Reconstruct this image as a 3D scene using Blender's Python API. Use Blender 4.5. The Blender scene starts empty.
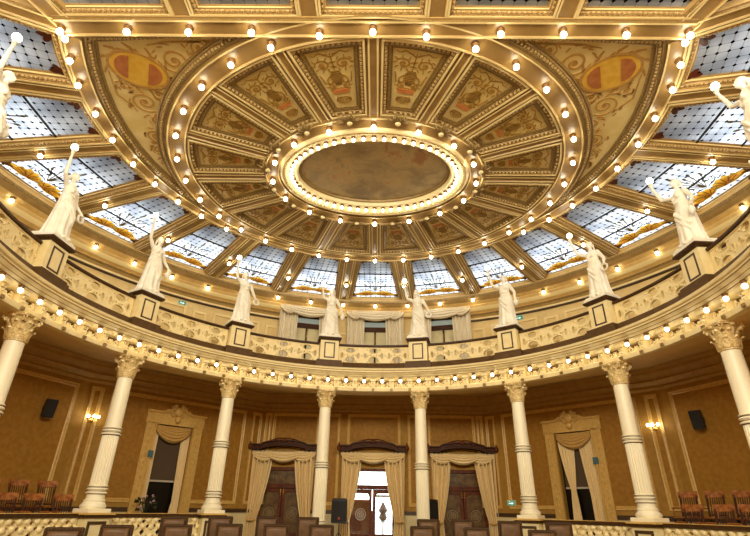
import bpy, math, random
from mathutils import Vector, Matrix, noise as mnoise
random.seed(7)
sc = bpy.context.scene
COL = sc.collection
PI = math.pi; R = math.radians; R0 = math.radians

# ------------------------------------------------------------------ camera
cd = bpy.data.cameras.new('camera'); cam = bpy.data.objects.new('camera', cd); COL.objects.link(cam)
_r = Vector((0.99988141, 0.00419402, 0.01481784)); _u = Vector((-0.01133069, -0.45128791, 0.89230647))
_f = Vector((-0.01042947, 0.89236855, 0.45118687))
cam.matrix_world = Matrix(((_r.x, _u.x, -_f.x, 0.2024), (_r.y, _u.y, -_f.y, -9.7435), (_r.z, _u.z, -_f.z, 1.5), (0, 0, 0, 1)))
cd.sensor_width = 36; cd.lens = 476.434 / 750 * 36; cd.clip_start = 0.05; cd.clip_end = 300
sc.camera = cam
# ------------------------------------------------------------------ light and exposure
SKY = 8.0            # daylight above the glass ceiling and outside the entrance
BULB = 27.0          # radiance of the bare bulbs
w = bpy.data.worlds.new('sky'); sc.world = w; w.use_nodes = True
w.node_tree.nodes['Background'].inputs[0].default_value = (0.86, 0.93, 1.0, 1)
w.node_tree.nodes['Background'].inputs[1].default_value = SKY
sc.view_settings.view_transform = 'Standard'; sc.view_settings.look = 'None'
sc.view_settings.exposure = 0.0; sc.view_settings.gamma = 1.0; sc.view_settings.use_curve_mapping = False
try:
    sc.cycles.use_denoising = True; sc.cycles.max_bounces = 7; sc.cycles.diffuse_bounces = 5
    sc.cycles.use_light_tree = True; sc.cycles.sample_clamp_indirect = 6; sc.cycles.caustics_reflective = False
except Exception: pass

def area(name, loc, rot, sx, sy, power, col):
    ld = bpy.data.lights.new(name, 'AREA'); ld.shape = 'RECTANGLE'; ld.size = sx; ld.size_y = sy; ld.energy = power; ld.color = col
    o = bpy.data.objects.new(name, ld); COL.objects.link(o); o.location = loc; o.rotation_euler = rot; return o
# added fill light behind the camera, standing in for the lit front end
area('front_fill_light', (0, -11.0, 7.6), (R0(66), 0, 0), 18, 4.0, 4200, (1, .91, .72))
# ------------------------------------------------------------------ materials
def lin(c):
    c = c / 255; return c / 12.92 if c <= .04045 else ((c + .055) / 1.055) ** 2.4
def rgb(r, g, b): return (lin(r), lin(g), lin(b), 1)
def mat(name, c, c2=None, scale=6, rough=.5, metal=0, bump=0, spec=.5, detail=3, coords='Object'):
    m = bpy.data.materials.new(name); m.use_nodes = True; nt = m.node_tree; b = nt.nodes['Principled BSDF']
    b.inputs['Base Color'].default_value = rgb(*c); b.inputs['Roughness'].default_value = rough
    b.inputs['Metallic'].default_value = metal; b.inputs['Specular IOR Level'].default_value = spec
    if c2 or bump:
        tc = nt.nodes.new('ShaderNodeTexCoord'); n = nt.nodes.new('ShaderNodeTexNoise')
        n.inputs['Scale'].default_value = scale; n.inputs['Detail'].default_value = detail
        nt.links.new(tc.outputs[coords], n.inputs['Vector'])
        if c2:
            rp = nt.nodes.new('ShaderNodeValToRGB'); rp.color_ramp.elements[0].position = .38; rp.color_ramp.elements[1].position = .62
            rp.color_ramp.elements[0].color = rgb(*c); rp.color_ramp.elements[1].color = rgb(*c2)
            nt.links.new(n.outputs['Fac'], rp.inputs[0]); nt.links.new(rp.outputs[0], b.inputs['Base Color'])
        if bump:
            bp = nt.nodes.new('ShaderNodeBump'); bp.inputs['Strength'].default_value = bump; bp.inputs['Distance'].default_value = .02
            nt.links.new(n.outputs['Fac'], bp.inputs['Height']); nt.links.new(bp.outputs[0], b.inputs['Normal'])
    return m
def emit(name, c, s):
    m = bpy.data.materials.new(name); m.use_nodes = True; nt = m.node_tree; nt.nodes.clear()
    e = nt.nodes.new('ShaderNodeEmission'); e.inputs[0].default_value = (*c, 1); e.inputs[1].default_value = s
    o = nt.nodes.new('ShaderNodeOutputMaterial'); nt.links.new(e.outputs[0], o.inputs[0]); return m
M = {}
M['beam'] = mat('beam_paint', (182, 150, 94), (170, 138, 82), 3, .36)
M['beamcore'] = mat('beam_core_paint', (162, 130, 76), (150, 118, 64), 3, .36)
M['beamlight'] = mat('edge_highlight_paint', (240, 216, 152), None, rough=.35)
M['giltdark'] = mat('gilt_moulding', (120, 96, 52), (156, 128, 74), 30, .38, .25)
M['dentil'] = mat('gilt_dentils', (232, 204, 140), (150, 108, 50), 60, .4, .15)
M['field'] = mat('painted_field', (208, 184, 112), (220, 198, 134), 2.2, .55)
M['scroll'] = mat('painted_scrolls', (150, 112, 44), (170, 132, 58), 9, .6)
M['scrolllight'] = mat('painted_pale_scrolls', (170, 126, 56), (184, 142, 70), 9, .6)
M['plaque'] = mat('orange_plaque_paint', (186, 112, 52), (198, 126, 62), 8, .6)
M['redpaint'] = mat('red_cartouche_paint', (160, 92, 40), (176, 108, 50), 6, .6)
M['cart'] = mat('cartouche_paint', (206, 158, 40), (214, 172, 62), 6, .6)
M['cream'] = mat('cream_paint', (240, 224, 172), (236, 216, 160), 5, .42)
M['creamgilt'] = mat('cream_and_gilt_relief', (240, 224, 170), (220, 192, 122), 26, .42, .05, .3)
M['white'] = mat('white_column_paint', (246, 238, 208), None, rough=.38)
M['marble'] = mat('statue_plaster', (244, 240, 226), (236, 230, 210), 4, .5)
M['capital'] = mat('capital_gilt', (238, 220, 166), (202, 168, 98), 28, .4, .05, .3)
M['brownband'] = mat('brown_band_paint', (92, 66, 36), (82, 58, 30), 7, .5, spec=.25)
M['railbrown'] = mat('dark_handrail_wood', (62, 40, 18), (74, 48, 22), 12, .4, spec=.25)
M['framebrown'] = mat('dark_panel_line', (70, 48, 26), None, rough=.45)
M['wall'] = mat('damask_wall_paint', (166, 124, 50), (178, 136, 62), 5, .65, detail=6, spec=.25)
M['walldeep'] = mat('damask_panel_paint', (156, 110, 36), (170, 124, 48), 7, .6, detail=6, spec=.25)
M['walltrim'] = mat('wall_moulding_paint', (220, 182, 104), (208, 168, 88), 14, .4)
M['soffit'] = mat('gallery_ceiling_paint', (226, 200, 142), (232, 206, 148), 3, .6)
M['soffitdark'] = mat('gallery_ceiling_beams', (182, 146, 84), (192, 156, 92), 5, .5, spec=.3)
M['upwall'] = mat('upper_wall_paint', (222, 190, 122), (226, 196, 130), 5, .55)
M['cornice'] = mat('cornice_paint', (214, 180, 112), (204, 168, 98), 5, .35)
M['uptrim'] = mat('upper_moulding_paint', (234, 208, 142), None, rough=.4)
M['dado'] = mat('cream_dado_paint', (226, 212, 164), (220, 204, 152), 4, .5)
M['curtain'] = mat('gold_curtain_cloth', (244, 222, 172), (238, 214, 160), 20, .8)
M['curtaindeep'] = mat('deep_gold_curtain_cloth', (214, 176, 104), (202, 162, 90), 20, .75)
M['blackglass'] = mat('unlit_window_glass', (14, 11, 9), None, rough=.3, spec=.3)
M['curtainup'] = mat('pale_gold_curtain_cloth', (236, 224, 196), (226, 212, 180), 20, .8)
M['wood'] = mat('polished_red_wood', (108, 52, 18), (84, 38, 12), 7, .45, spec=.2)
M['walnut'] = mat('carved_dark_wood', (78, 42, 18), (58, 30, 12), 20, .5, 0, .2, spec=.2)
M['chairwood'] = mat('varnished_chair_wood', (136, 78, 36), (176, 112, 58), 9, .25, spec=.5)
M['leather'] = mat('brown_leather', (98, 68, 36), (86, 58, 28), 8, .45, 0, .15, spec=.3)
M['leatherframe'] = mat('dark_leather_edge', (60, 40, 20), (50, 32, 16), 10, .5, spec=.2)
M['black'] = mat('black_plastic', (22, 20, 19), None, rough=.5)
M['grille'] = mat('black_speaker_grille', (30, 27, 25), (18, 16, 15), 240, .7)
M['brass'] = mat('brass', (200, 160, 80), None, rough=.25, metal=1)
M['socket'] = mat('bulb_socket_gilt', (112, 78, 34), None, rough=.45, metal=.3)
M['bulb'] = emit('lit_bulb_glass', (1, .9, .7), BULB); M['smallbulb'] = emit('lit_small_bulb_glass', (1, .9, .7), BULB * .38); M['balconybulb'] = emit('lit_balcony_bulb_glass', (1, .9, .7), BULB * .42)
M['frieze'] = mat('gilded_frieze_ground', (132, 98, 46), (108, 78, 34), 24, .45, .1, .3)
M['lead'] = mat('black_lead_bar', (16, 16, 18), None, rough=.6)
M['floor'] = mat('pale_wood_floor', (144, 120, 86), (128, 104, 70), 3, .5)
M['glassdark'] = mat('brown_reflecting_glass', (84, 60, 30), (116, 88, 46), 5, .4, spec=.25)  # paler tone stands in for gold reflections on the brown glass
M['blind'] = mat('grey_roller_blind', (84, 66, 46), None, rough=.8)
M['night'] = mat('dark_blocker_paint', (30, 22, 16), None, rough=.9)
M['green'] = emit('green_exit_face', (.16, .5, .3), .6)
M['exitwhite'] = emit('white_exit_mark', (.9, 1, .92), 1.2)
M['blue'] = mat('blue_notice_card', (70, 110, 120), None, rough=.5)
M['paving'] = mat('pale_paving', (200, 200, 198), None, rough=.9)
M['leaf'] = mat('dark_leaf', (40, 56, 26), (26, 38, 18), 20, .6)
M['petal'] = mat('pale_petal', (228, 208, 214), (190, 120, 150), 20, .6)
M['grey'] = mat('grey_steel', (120, 116, 106), None, rough=.4, metal=.6)
M['bluegrey'] = mat('blue_grey_door_paint', (128, 130, 122), None, rough=.6)
M['red'] = mat('red_badge', (190, 60, 40), None, rough=.4)
M['frost'] = mat('etched_white', (190, 180, 160), None, rough=.6)
M['etchgold'] = mat('etched_gold', (150, 130, 90), None, rough=.5)
M['amber'] = mat('amber_glass', (226, 160, 44), (240, 190, 80), 5, .3)
M['amberdark'] = mat('dark_amber_line', (120, 70, 16), None, rough=.5)
M['garnet'] = mat('garnet_glass', (70, 24, 10), (96, 36, 14), 8, .4)
def glass_ceiling():
    m = bpy.data.materials.new('leaded_white_glass'); m.use_nodes = True; nt = m.node_tree; nt.nodes.clear(); N = nt.nodes.new; L = nt.links.new
    tc = N('ShaderNodeTexCoord'); sp = N('ShaderNodeSeparateXYZ'); L(tc.outputs['Object'], sp.inputs[0])
    def mth(op, a, b=None):
        n = N('ShaderNodeMath'); n.operation = op
        for i, x in enumerate((a, b)):
            if x is None: continue
            if isinstance(x, (int, float)): n.inputs[i].default_value = x
            else: L(x, n.inputs[i])
        return n.outputs[0]
    S = .235
    def cell(o):
        a = mth('DIVIDE', o, S); a = mth('ADD', a, 100.5); a = mth('FRACT', a); a = mth('SUBTRACT', a, .5); return mth('ABSOLUTE', a)
    cx, cy = cell(sp.outputs[0]), cell(sp.outputs[1])
    line = mth('MAXIMUM', mth('LESS_THAN', cx, .016), mth('LESS_THAN', cy, .016))
    dot = mth('LESS_THAN', mth('ADD', cx, cy), .2)
    mask = mth('MINIMUM', mth('ADD', mth('MULTIPLY', line, .8), dot), 1)
    ns = N('ShaderNodeTexNoise'); ns.inputs['Scale'].default_value = 1.3; L(tc.outputs['Object'], ns.inputs['Vector'])
    rp = N('ShaderNodeValToRGB'); rp.color_ramp.elements[0].position = .35; rp.color_ramp.elements[1].position = .65
    rp.color_ramp.elements[0].color = rgb(196, 200, 206); rp.color_ramp.elements[1].color = rgb(236, 238, 240); L(ns.outputs['Fac'], rp.inputs[0])
    mx = N('ShaderNodeMixRGB'); L(mask, mx.inputs[0]); L(rp.outputs[0], mx.inputs[1]); mx.inputs[2].default_value = rgb(14, 14, 16)
    t = N('ShaderNodeBsdfTranslucent'); L(mx.outputs[0], t.inputs[0]); d = N('ShaderNodeBsdfDiffuse'); L(mx.outputs[0], d.inputs[0])
    ms = N('ShaderNodeMixShader'); ms.inputs[0].default_value = .22; L(t.outputs[0], ms.inputs[1]); L(d.outputs[0], ms.inputs[2])
    o = N('ShaderNodeOutputMaterial'); L(ms.outputs[0], o.inputs[0]); return m
M['glass'] = glass_ceiling()
def stained(name, c, k=.75):
    m = bpy.data.materials.new(name); m.use_nodes = True; nt = m.node_tree; nt.nodes.clear()
    t = nt.nodes.new('ShaderNodeBsdfTranslucent'); t.inputs[0].default_value = rgb(*c); d = nt.nodes.new('ShaderNodeBsdfDiffuse'); d.inputs[0].default_value = rgb(*c)
    ms = nt.nodes.new('ShaderNodeMixShader'); ms.inputs[0].default_value = 1 - k; nt.links.new(t.outputs[0], ms.inputs[1]); nt.links.new(d.outputs[0], ms.inputs[2])
    o = nt.nodes.new('ShaderNodeOutputMaterial'); nt.links.new(ms.outputs[0], o.inputs[0]); return m
M['amberglass'] = stained('amber_stained_glass', (250, 220, 132), .7); M['greyglass'] = stained('grey_stained_glass', (150, 150, 140)); M['oliveglass'] = stained('olive_stained_glass', (150, 132, 84), .5)
def clear_glass():
    m = bpy.data.materials.new('clear_door_glass'); m.use_nodes = True; nt = m.node_tree; nt.nodes.clear()
    t = nt.nodes.new('ShaderNodeBsdfTransparent'); t.inputs[0].default_value = (.93, .94, .92, 1); g = nt.nodes.new('ShaderNodeBsdfGlossy'); g.inputs['Roughness'].default_value = .03
    ms = nt.nodes.new('ShaderNodeMixShader'); ms.inputs[0].default_value = .06; nt.links.new(t.outputs[0], ms.inputs[1]); nt.links.new(g.outputs[0], ms.inputs[2])
    o = nt.nodes.new('ShaderNodeOutputMaterial'); nt.links.new(ms.outputs[0], o.inputs[0]); return m
M['clear'] = clear_glass()
def painting():
    m = bpy.data.materials.new('ceiling_painting'); m.use_nodes = True; nt = m.node_tree; b = nt.nodes['Principled BSDF']; b.inputs['Roughness'].default_value = .5
    tc = nt.nodes.new('ShaderNodeTexCoord'); n = nt.nodes.new('ShaderNodeTexNoise'); n.inputs['Scale'].default_value = 1.3; n.inputs['Detail'].default_value = 9; n.inputs['Distortion'].default_value = .5; n.inputs['Roughness'].default_value = .65
    nt.links.new(tc.outputs['Object'], n.inputs['Vector']); rp = nt.nodes.new('ShaderNodeValToRGB'); nt.links.new(n.outputs['Fac'], rp.inputs[0])
    cr = rp.color_ramp; cr.elements[0].position = .30; cr.elements[0].color = rgb(128, 110, 76); cr.elements[1].position = .72; cr.elements[1].color = rgb(150, 112, 66)
    for p, c in ((.42, (150, 130, 90)), (.5, (172, 150, 104)), (.58, (186, 160, 108)), (.65, (164, 118, 74))):
        e = cr.elements.new(p); e.color = rgb(*c)
    nt.links.new(rp.outputs[0], b.inputs['Base Color']); return m
M['painting'] = painting()

# ------------------------------------------------------------------ mesh helpers
class MB:
    def __init__(s): s.v = []; s.f = []; s.mi = []; s.mats = []; s.cur = 0
    def use(s, m):
        m = M[m]
        if m not in s.mats: s.mats.append(m)
        s.cur = s.mats.index(m); return s
    def add(s, vs, fs):
        o = len(s.v); s.v += [tuple(v) for v in vs]; s.f += [tuple(i + o for i in f) for f in fs]; s.mi += [s.cur] * len(fs); return s
    def box(s, x0, x1, y0, y1, z0, z1, M4=None):
        vs = [Vector((x, y, z)) for z in (z0, z1) for y in (y0, y1) for x in (x0, x1)]
        if M4: vs = [M4 @ v for v in vs]
        return s.add(vs, [(0, 2, 3, 1), (4, 5, 7, 6), (0, 1, 5, 4), (2, 6, 7, 3), (0, 4, 6, 2), (1, 3, 7, 5)])
    def bev(s, x0, x1, y0, y1, z0, z1, b=.01):   # box with softened upper and side edges
        def ring(i, z): return [(x0 + i, y0 + i, z), (x1 - i, y0 + i, z), (x1 - i, y1 - i, z), (x0 + i, y1 - i, z)]
        return s.loft([ring(b, z0), ring(0, z0 + b), ring(0, z1 - b), ring(b, z1)], True, True)
    def loft(s, rings, closed=True, cap=True):
        n = len(rings[0]); vs = [p for r in rings for p in r]; fs = []
        for k in range(len(rings) - 1):
            for i in range(n if closed else n - 1):
                j = (i + 1) % n; fs.append((k * n + i, k * n + j, (k + 1) * n + j, (k + 1) * n + i))
        if cap and closed: fs.append(tuple(range(n))[::-1]); fs.append(tuple((len(rings) - 1) * n + i for i in range(n)))
        return s.add(vs, fs)
    def lathe(s, prof, n=24, c=(0, 0, 0), flute=None, cap=True):
        rings = []
        for r, z in prof:
            rings.append([(c[0] + (r * (flute(a) if flute else 1)) * math.cos(a), c[1] + (r * (flute(a) if flute else 1)) * math.sin(a), c[2] + z) for a in [2 * PI * i / n for i in range(n)]])
        return s.loft(rings, True, cap)
    def tube(s, pts, rad, n=8, cap=True):
        pts = [Vector(p) for p in pts]; rings = []; up = None
        for i, p in enumerate(pts):
            d = (pts[min(i + 1, len(pts) - 1)] - pts[max(i - 1, 0)]).normalized()
            if up is None: up = d.orthogonal().normalized()
            up = (up - d * up.dot(d)); up = up.normalized() if up.length > 1e-6 else d.orthogonal().normalized()
            q = d.cross(up); r = rad[i] if isinstance(rad, (list, tuple)) else rad
            rings.append([p + (up * math.cos(a) + q * math.sin(a)) * r for a in [2 * PI * k / n for k in range(n)]])
        return s.loft(rings, True, cap)
    def ball(s, c, rx, ry=None, rz=None, n=12, m=8):
        ry = ry or rx; rz = rz or rx; prof = [(math.sin(PI * k / m), -math.cos(PI * k / m)) for k in range(m + 1)]
        prof[0] = (.02, -1); prof[-1] = (.02, 1)
        return s.loft([[(c[0] + rx * r * math.cos(2 * PI * i / n), c[1] + ry * r * math.sin(2 * PI * i / n), c[2] + rz * z) for i in range(n)] for r, z in prof])
    def prism(s, poly, z0, z1, tf=None):
        a = [(x, y, z0) for x, y in poly]; b = [(x, y, z1) for x, y in poly]
        if tf: a = [tf(p) for p in a]; b = [tf(p) for p in b]
        return s.loft([a, b], True, True)
    def arc(s, prof, a0, a1, n, closed=True):   # sweep an (r,z) outline about the hall's centre, angles in degrees from +y
        rings = []
        for k in range(n + 1):
            a = R(a0 + (a1 - a0) * k / n); rings.append([(r * math.sin(a), r * math.cos(a), z) for r, z in prof])
        return s.loft(rings, closed, closed)
    def frame(s, pts, prof, z=None):   # mitred moulding along a closed CCW polygon; prof = (inset, z)
        rings = [[(x, y, zz) for x, y in offs(pts, d)] for d, zz in prof]; return s.loft(rings, True, False)
    def build(s, name, mt=None, parent=None, smooth=False, tf=None, kind=None):
        me = bpy.data.meshes.new(name); vs = [tuple(tf @ Vector(v)) for v in s.v] if tf else s.v
        me.from_pydata(vs, [], s.f)
        if mt: me.materials.append(M[mt])
        else:
            for m in s.mats: me.materials.append(m)
            for p, i in zip(me.polygons, s.mi): p.material_index = i
        me.update()
        if smooth:
            for p in me.polygons: p.use_smooth = True
            if smooth != True:
                try: me.set_sharp_from_angle(angle=R(smooth))
                except Exception: pass
        o = bpy.data.objects.new(name, me); COL.objects.link(o)
        if parent: o.parent = parent
        if kind: o['kind'] = kind
        fixn(me); return o
import bmesh
def fixn(me):
    bm = bmesh.new(); bm.from_mesh(me); bmesh.ops.recalc_face_normals(bm, faces=bm.faces); bm.to_mesh(me); bm.free()
def offs(pts, d):
    n = len(pts); out = []
    for i in range(n):
        p0, p, p1 = Vector(pts[i - 1]), Vector(pts[i]), Vector(pts[(i + 1) % n])
        e0 = (p - p0).normalized(); e1 = (p1 - p).normalized(); n0 = Vector((-e0.y, e0.x)); n1 = Vector((-e1.y, e1.x))
        b = n0 + n1; b = b / max(b.length_squared, .3) * 2; out.append((p.x + b.x * d, p.y + b.y * d))
    return out
def dent(mb, pts, d, step, w, dep, z0, z1):   # little blocks along an inset polygon
    q = offs(pts, d); n = len(q)
    for i in range(n):
        a = Vector(q[i]); b = Vector(q[(i + 1) % n]); L = (b - a).length; k = max(1, int(L / step)); e = (b - a) / L; nn = Vector((-e.y, e.x))
        for j in range(k):
            c = a + e * (L * (j + .5) / k); hw = w / 2; vs = []
            for z in (z0, z1):
                for sx, sy in ((-hw, 0), (hw, 0), (hw, dep), (-hw, dep)):
                    p = c + e * sx + nn * sy; vs.append((p.x, p.y, z))
            mb.add(vs, [(0, 3, 2, 1), (0, 1, 5, 4), (1, 2, 6, 5), (2, 3, 7, 6), (3, 0, 4, 7)])
def ribbon(mb, pts, w, z0, z1, taper=True):   # painted line, thin strip lying in a plane
    n = len(pts); a = []; b = []
    for i, p in enumerate(pts):
        p = Vector(p); d = Vector(pts[min(i + 1, n - 1)]) - Vector(pts[max(i - 1, 0)]); d = d.normalized() if d.length > 1e-9 else Vector((1, 0)); nn = Vector((-d.y, d.x))
        t = i / (n - 1); ww = w * (.35 + .65 * math.sin(PI * min(1, max(0, .08 + t * .84)))) if taper else w
        a.append((p + nn * ww / 2)); b.append((p - nn * ww / 2))
    rings = [[(a[i].x, a[i].y, z0), (b[i].x, b[i].y, z0), (b[i].x, b[i].y, z1), (a[i].x, a[i].y, z1)] for i in range(n)]
    mb.loft(rings, True, True)
def spiral(cx, cy, r0, a0, turns, n=22, r1=.12, flip=1):
    return [(cx + (r0 + (r0 * r1 - r0) * k / n) * math.cos(a0 + flip * 2 * PI * turns * k / n), cy + (r0 + (r0 * r1 - r0) * k / n) * math.sin(a0 + flip * 2 * PI * turns * k / n)) for k in range(n + 1)]
def disc(mb, cx, cy, rx, ry, z0, z1, rot=0, n=14, tf=None):
    c, s_ = math.cos(rot), math.sin(rot)
    mb.prism([(cx + rx * math.cos(a) * c - ry * math.sin(a) * s_, cy + rx * math.cos(a) * s_ + ry * math.sin(a) * c) for a in [2 * PI * k / n for k in range(n)]], z0, z1, tf)

def tag(o, label, cat, group=None, kind=None):
    o['label'] = label; o['category'] = cat
    if group: o['group'] = group
    if kind: o['kind'] = kind
    return o
def empty(name, loc=(0, 0, 0), rz=0, label=None, cat=None, group=None, kind=None):
    o = bpy.data.objects.new(name, None); COL.objects.link(o); o.location = loc; o.rotation_euler = (0, 0, rz); o.empty_display_size = .2
    if label: tag(o, label, cat, group)
    if kind: o['kind'] = kind
    return o
def kids(o): return [c for c in bpy.data.objects if c.parent == o]
def dup(root, loc, rz=0, label=None, group=None):
    def rec(o, par):
        c = o.copy(); COL.objects.link(c); c.parent = par
        for ch in list(o.children): rec(ch, c)
        return c
    r = rec(root, None); r.location = loc; r.rotation_euler = (0, 0, rz)
    if label: r['label'] = label
    if group: r['group'] = group
    return r
ORD = ['first', 'second', 'third', 'fourth', 'fifth', 'sixth', 'seventh', 'eighth', 'ninth', 'tenth', 'eleventh', 'twelfth', 'thirteenth', 'fourteenth', 'fifteenth', 'sixteenth', 'seventeenth', 'eighteenth', 'nineteenth']
TENS = {2: ('twenty', 'twentieth'), 3: ('thirty', 'thirtieth'), 4: ('forty', 'fortieth'), 5: ('fifty', 'fiftieth'), 6: ('sixty', 'sixtieth')}
def ordw(k):
    if k < 20: return ORD[k - 1]
    t, u = divmod(k, 10); return TENS[t][1] if u == 0 else TENS[t][0] + '-' + ORD[u - 1]

# ------------------------------------------------------------------ measures
RC = 7.955; DPH = 24.742           # column circle, column spacing in degrees
ZB = 10.42                          # underside of the ceiling beams
ZS = 10.56                          # painted ceiling
RIB = 15.4
DC = (0.0, 1.93)                    # centre of the oval
def P(r, deg, z=0): return (r * math.sin(R(deg)), r * math.cos(R(deg)), z)
def ell(a, b, t, c=DC): return (c[0] + a * math.sin(R(t)), c[1] + b * math.cos(R(t)))   # t clockwise from +y
VA = (4.7, 11.4); VBp = (9.6, 6.4); VC = (11.8, 1.0); VD = (12.0, -11.0)

# ------------------------------------------------------------------ floor and tiers
m = MB(); m.prism([(-12.6, -11.3), (12.6, -11.3), (12.6, 12), (-12.6, 12)], -.3, 0); m.build('floor', 'floor', kind='structure')
m = MB(); m.arc([(1.6, 0.002), (7.6, 0.002), (7.6, .12), (1.6, .12)], -128, 128, 50); m.build('trim_1', 'floor', kind='structure')
m = MB(); m.arc([(7.6, 0.002), (11.3, 0.002), (11.3, .3), (7.6, .3)], -110, 110, 50); m.build('trim_2', 'floor', kind='structure')
for sg, nm in ((-1, 'trim_3'), (1, 'trim_4')):
    m = MB(); 
    for r0, r1, z in ((8.5, 9.5, .62), (9.5, 11.0, .96)):
        m.arc([(r0, .302), (r1, .302), (r1, z), (r0, z)], sg * 57.5 if sg > 0 else -100, 100 if sg > 0 else -57.5, 16)
    m.build(nm, 'brownband', kind='structure')

# ------------------------------------------------------------------ lower walls
def rectwall(mb, L, z0, z1, holes, t=.3):
    xs = sorted({0, L, *[h[0] for h in holes], *[h[1] for h in holes]}); zs = sorted({z0, z1, *[h[2] for h in holes], *[h[3] for h in holes]})
    for i in range(len(xs) - 1):
        for k in range(len(zs) - 1):
            cx, cz = (xs[i] + xs[i + 1]) / 2, (zs[k] + zs[k + 1]) / 2
            if any(h[0] < cx < h[1] and h[2] < cz < h[3] for h in holes): continue
            mb.box(xs[i], xs[i + 1], 0, t, zs[k], zs[k + 1])
def wall_frame(A, B):   # local x runs A->B, +y out of the room
    A = Vector(A); B = Vector(B); return A, (B - A).length, math.atan2(B.y - A.y, B.x - A.x)
def framed_cut(mb, x0, x1, z0, z1, cuts, w=.12):
    pr_ = ((0, 0), (0, -.045), (w * .35, -.027), (w * .7, -.04), (w, -.013), (w, 0))
    for xx, sg in ((x0, 1), (x1, -1)): mb.loft([[(xx + sg * a, y, z) for a, y in pr_] for z in (z0, z1)])
    mb.loft([[(x, y, z1 - a) for a, y in pr_] for x in (x0, x1)])
    segs = [(x0, x1)]
    for c0, c1 in cuts: segs = [q for a, b in segs for q in ((a, min(b, c0)), (max(a, c1), b)) if q[1] - q[0] > .01]
    for a_, b_ in segs: mb.loft([[(x, y, z0 + a) for a, y in pr_] for x in (a_, b_)])
def framed(mb, x0, x1, z0, z1, w=.12, p=.045, y=0):   # raised moulding frame on a wall face
    q = [(x0, z0), (x1, z0), (x1, z1), (x0, z1)]
    rings = [[(a, yy, b) for a, b in offs(q, d)] for d, yy in ((0, y), (0, y - p), (w * .35, y - p * .6), (w * .7, y - p * .9), (w, y - p * .3), (w, y))]
    mb.loft(rings + [rings[0]], True, False)
ZC = 5.34
def lower_wall(name, A, B, holes, panels, narrow, dado=True, ta=.415, tb=.415):
    A_, L, rz = wall_frame(A, B)
    root = empty(name, (A_.x, A_.y, 0), rz, kind='structure')
    b = MB(); rectwall(b, L, 0, 6.2, holes); b.build('wall_face', 'wall', root)
    f = MB(); g = MB()
    for x0, x1, z0, z1 in panels + narrow:
        cu = [(h[0] - .34, h[1] + .34) for h in holes if h[2] < z0 and h[0] < x1 and h[1] > x0]
        if cu: framed_cut(f, x0, x1, z0, z1, cu)
        else: framed(f, x0, x1, z0, z1)
    f.build('panel_moulding', 'walltrim', root)
    f2 = MB()
    for x0, x1, z0, z1 in panels:
        if z0 > 3: framed(f2, x0 + .28, x1 - .28, z0 + .2, z1 - .24, .03, .014, -.012)
    if f2.v: f2.build('inner_line', 'wall', root)
    for x0, x1, z0, z1 in panels + narrow:
        hs = [h for h in holes if h[0] < x1 and h[1] > x0 and h[3] > z0 and h[2] < z1]
        xs = sorted({x0 + .09, x1 - .09, *[max(x0 + .09, h[0]) for h in hs], *[min(x1 - .09, h[1]) for h in hs]})
        for i in range(len(xs) - 1):
            c = (xs[i] + xs[i + 1]) / 2; zz = z0 + .09
            for h in hs:
                if h[0] < c < h[1]: zz = h[3]
            g.box(xs[i], xs[i + 1], -.012, 0.001, zz, z1 - .09)
    g.build('panel_field', 'walldeep', root)
    if dado:
        d = MB(); k = MB(); xs = [(0, L)]
        for h in holes:
            if h[2] < 1.3:
                nx = []
                for a, c in xs:
                    if h[0] > a and h[1] < c: nx += [(a, h[0] - .12), (h[1] + .12, c)]
                    else: nx.append((a, c))
                xs = nx
        for a, c in xs:
            d.box(a, c, -.03, 0.001, .31, 1.3); k.box(a, c, -.07, 0.001, 1.3, 1.38)
            k.box(a, c, -.05, 0.001, 1.38, 1.43)
        d.build('dado', 'dado', root); k.build('dado_rail', 'framebrown', root)
    # cornice above the panels
    c = MB(); e = .0
    pr = [(0.001, 5.2), (-.06, 5.2), (-.09, 5.27), (-.05, 5.33), (-.16, 5.4), (-.22, 5.47), (-.16, 5.52), (-.26, 5.62), (-.32, 5.7), (-.32, 5.78), (-.38, 5.88), (0.001, 5.88)]
    e = .18
    c.loft([[(x - y * s_, y, z) for y, z in pr] for x, s_ in ((0, ta), (L, -tb))], True, True)
    c.build('cornice', 'soffitdark', root)
    return root, L, rz
dh = [(-3.65, 0), (0, 0), (3.65, 0)]
wb, L0, rz0 = lower_wall('wall_back', (-4.7, 11.4), (4.7, 11.4), [(4.7 + x - 1.0, 4.7 + x + 1.0, -.01, 2.98) for x, _ in dh],
    [(.42, 2.4, 3.9, 5.12), (3.6, 5.85, 3.9, 5.12), (7.0, 9.0, 3.9, 5.12)], [(2.72, 3.3, 1.6, 5.12), (6.15, 6.72, 1.6, 5.12), (.08, .36, 1.6, 5.12), (9.06, 9.34, 1.6, 5.12)])
wl, L1, rzl = lower_wall('wall_back_left', (-9.6, 6.4), (-4.7, 11.4), [(7.0 - 4.5, 7.0 - 3.1, .31, 4.15)], [(.8, 6.12, 1.58, 5.08)], [(.12, .52, 1.58, 5.08), (6.45, 6.9, 1.58, 5.08)], ta=.196)
wr, L2, rzr = lower_wall('wall_back_right', (4.7, 11.4), (9.6, 6.4), [(3.1, 4.5, .31, 4.15)], [(.88, 6.2, 1.58, 5.08)], [(6.48, 6.88, 1.58, 5.08), (.1, .55, 1.58, 5.08)], tb=.196)
wsl, L3, _ = lower_wall('wall_left', (-11.8, 1.0), (-9.6, 6.4), [], [(5.83 - 5.2, 5.83 - .35, 1.58, 5.06)], [], ta=0, tb=.196)
wsr, L4, _ = lower_wall('wall_right', (9.6, 6.4), (11.8, 1.0), [], [(.32, 5.2, 1.58, 5.06)], [], ta=.196, tb=0)
m = MB(); m.box(-12.3, -11.85, -11.2, 1.0, 0, 12.2); m.build('wall_side_left', 'wall', kind='structure')
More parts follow.
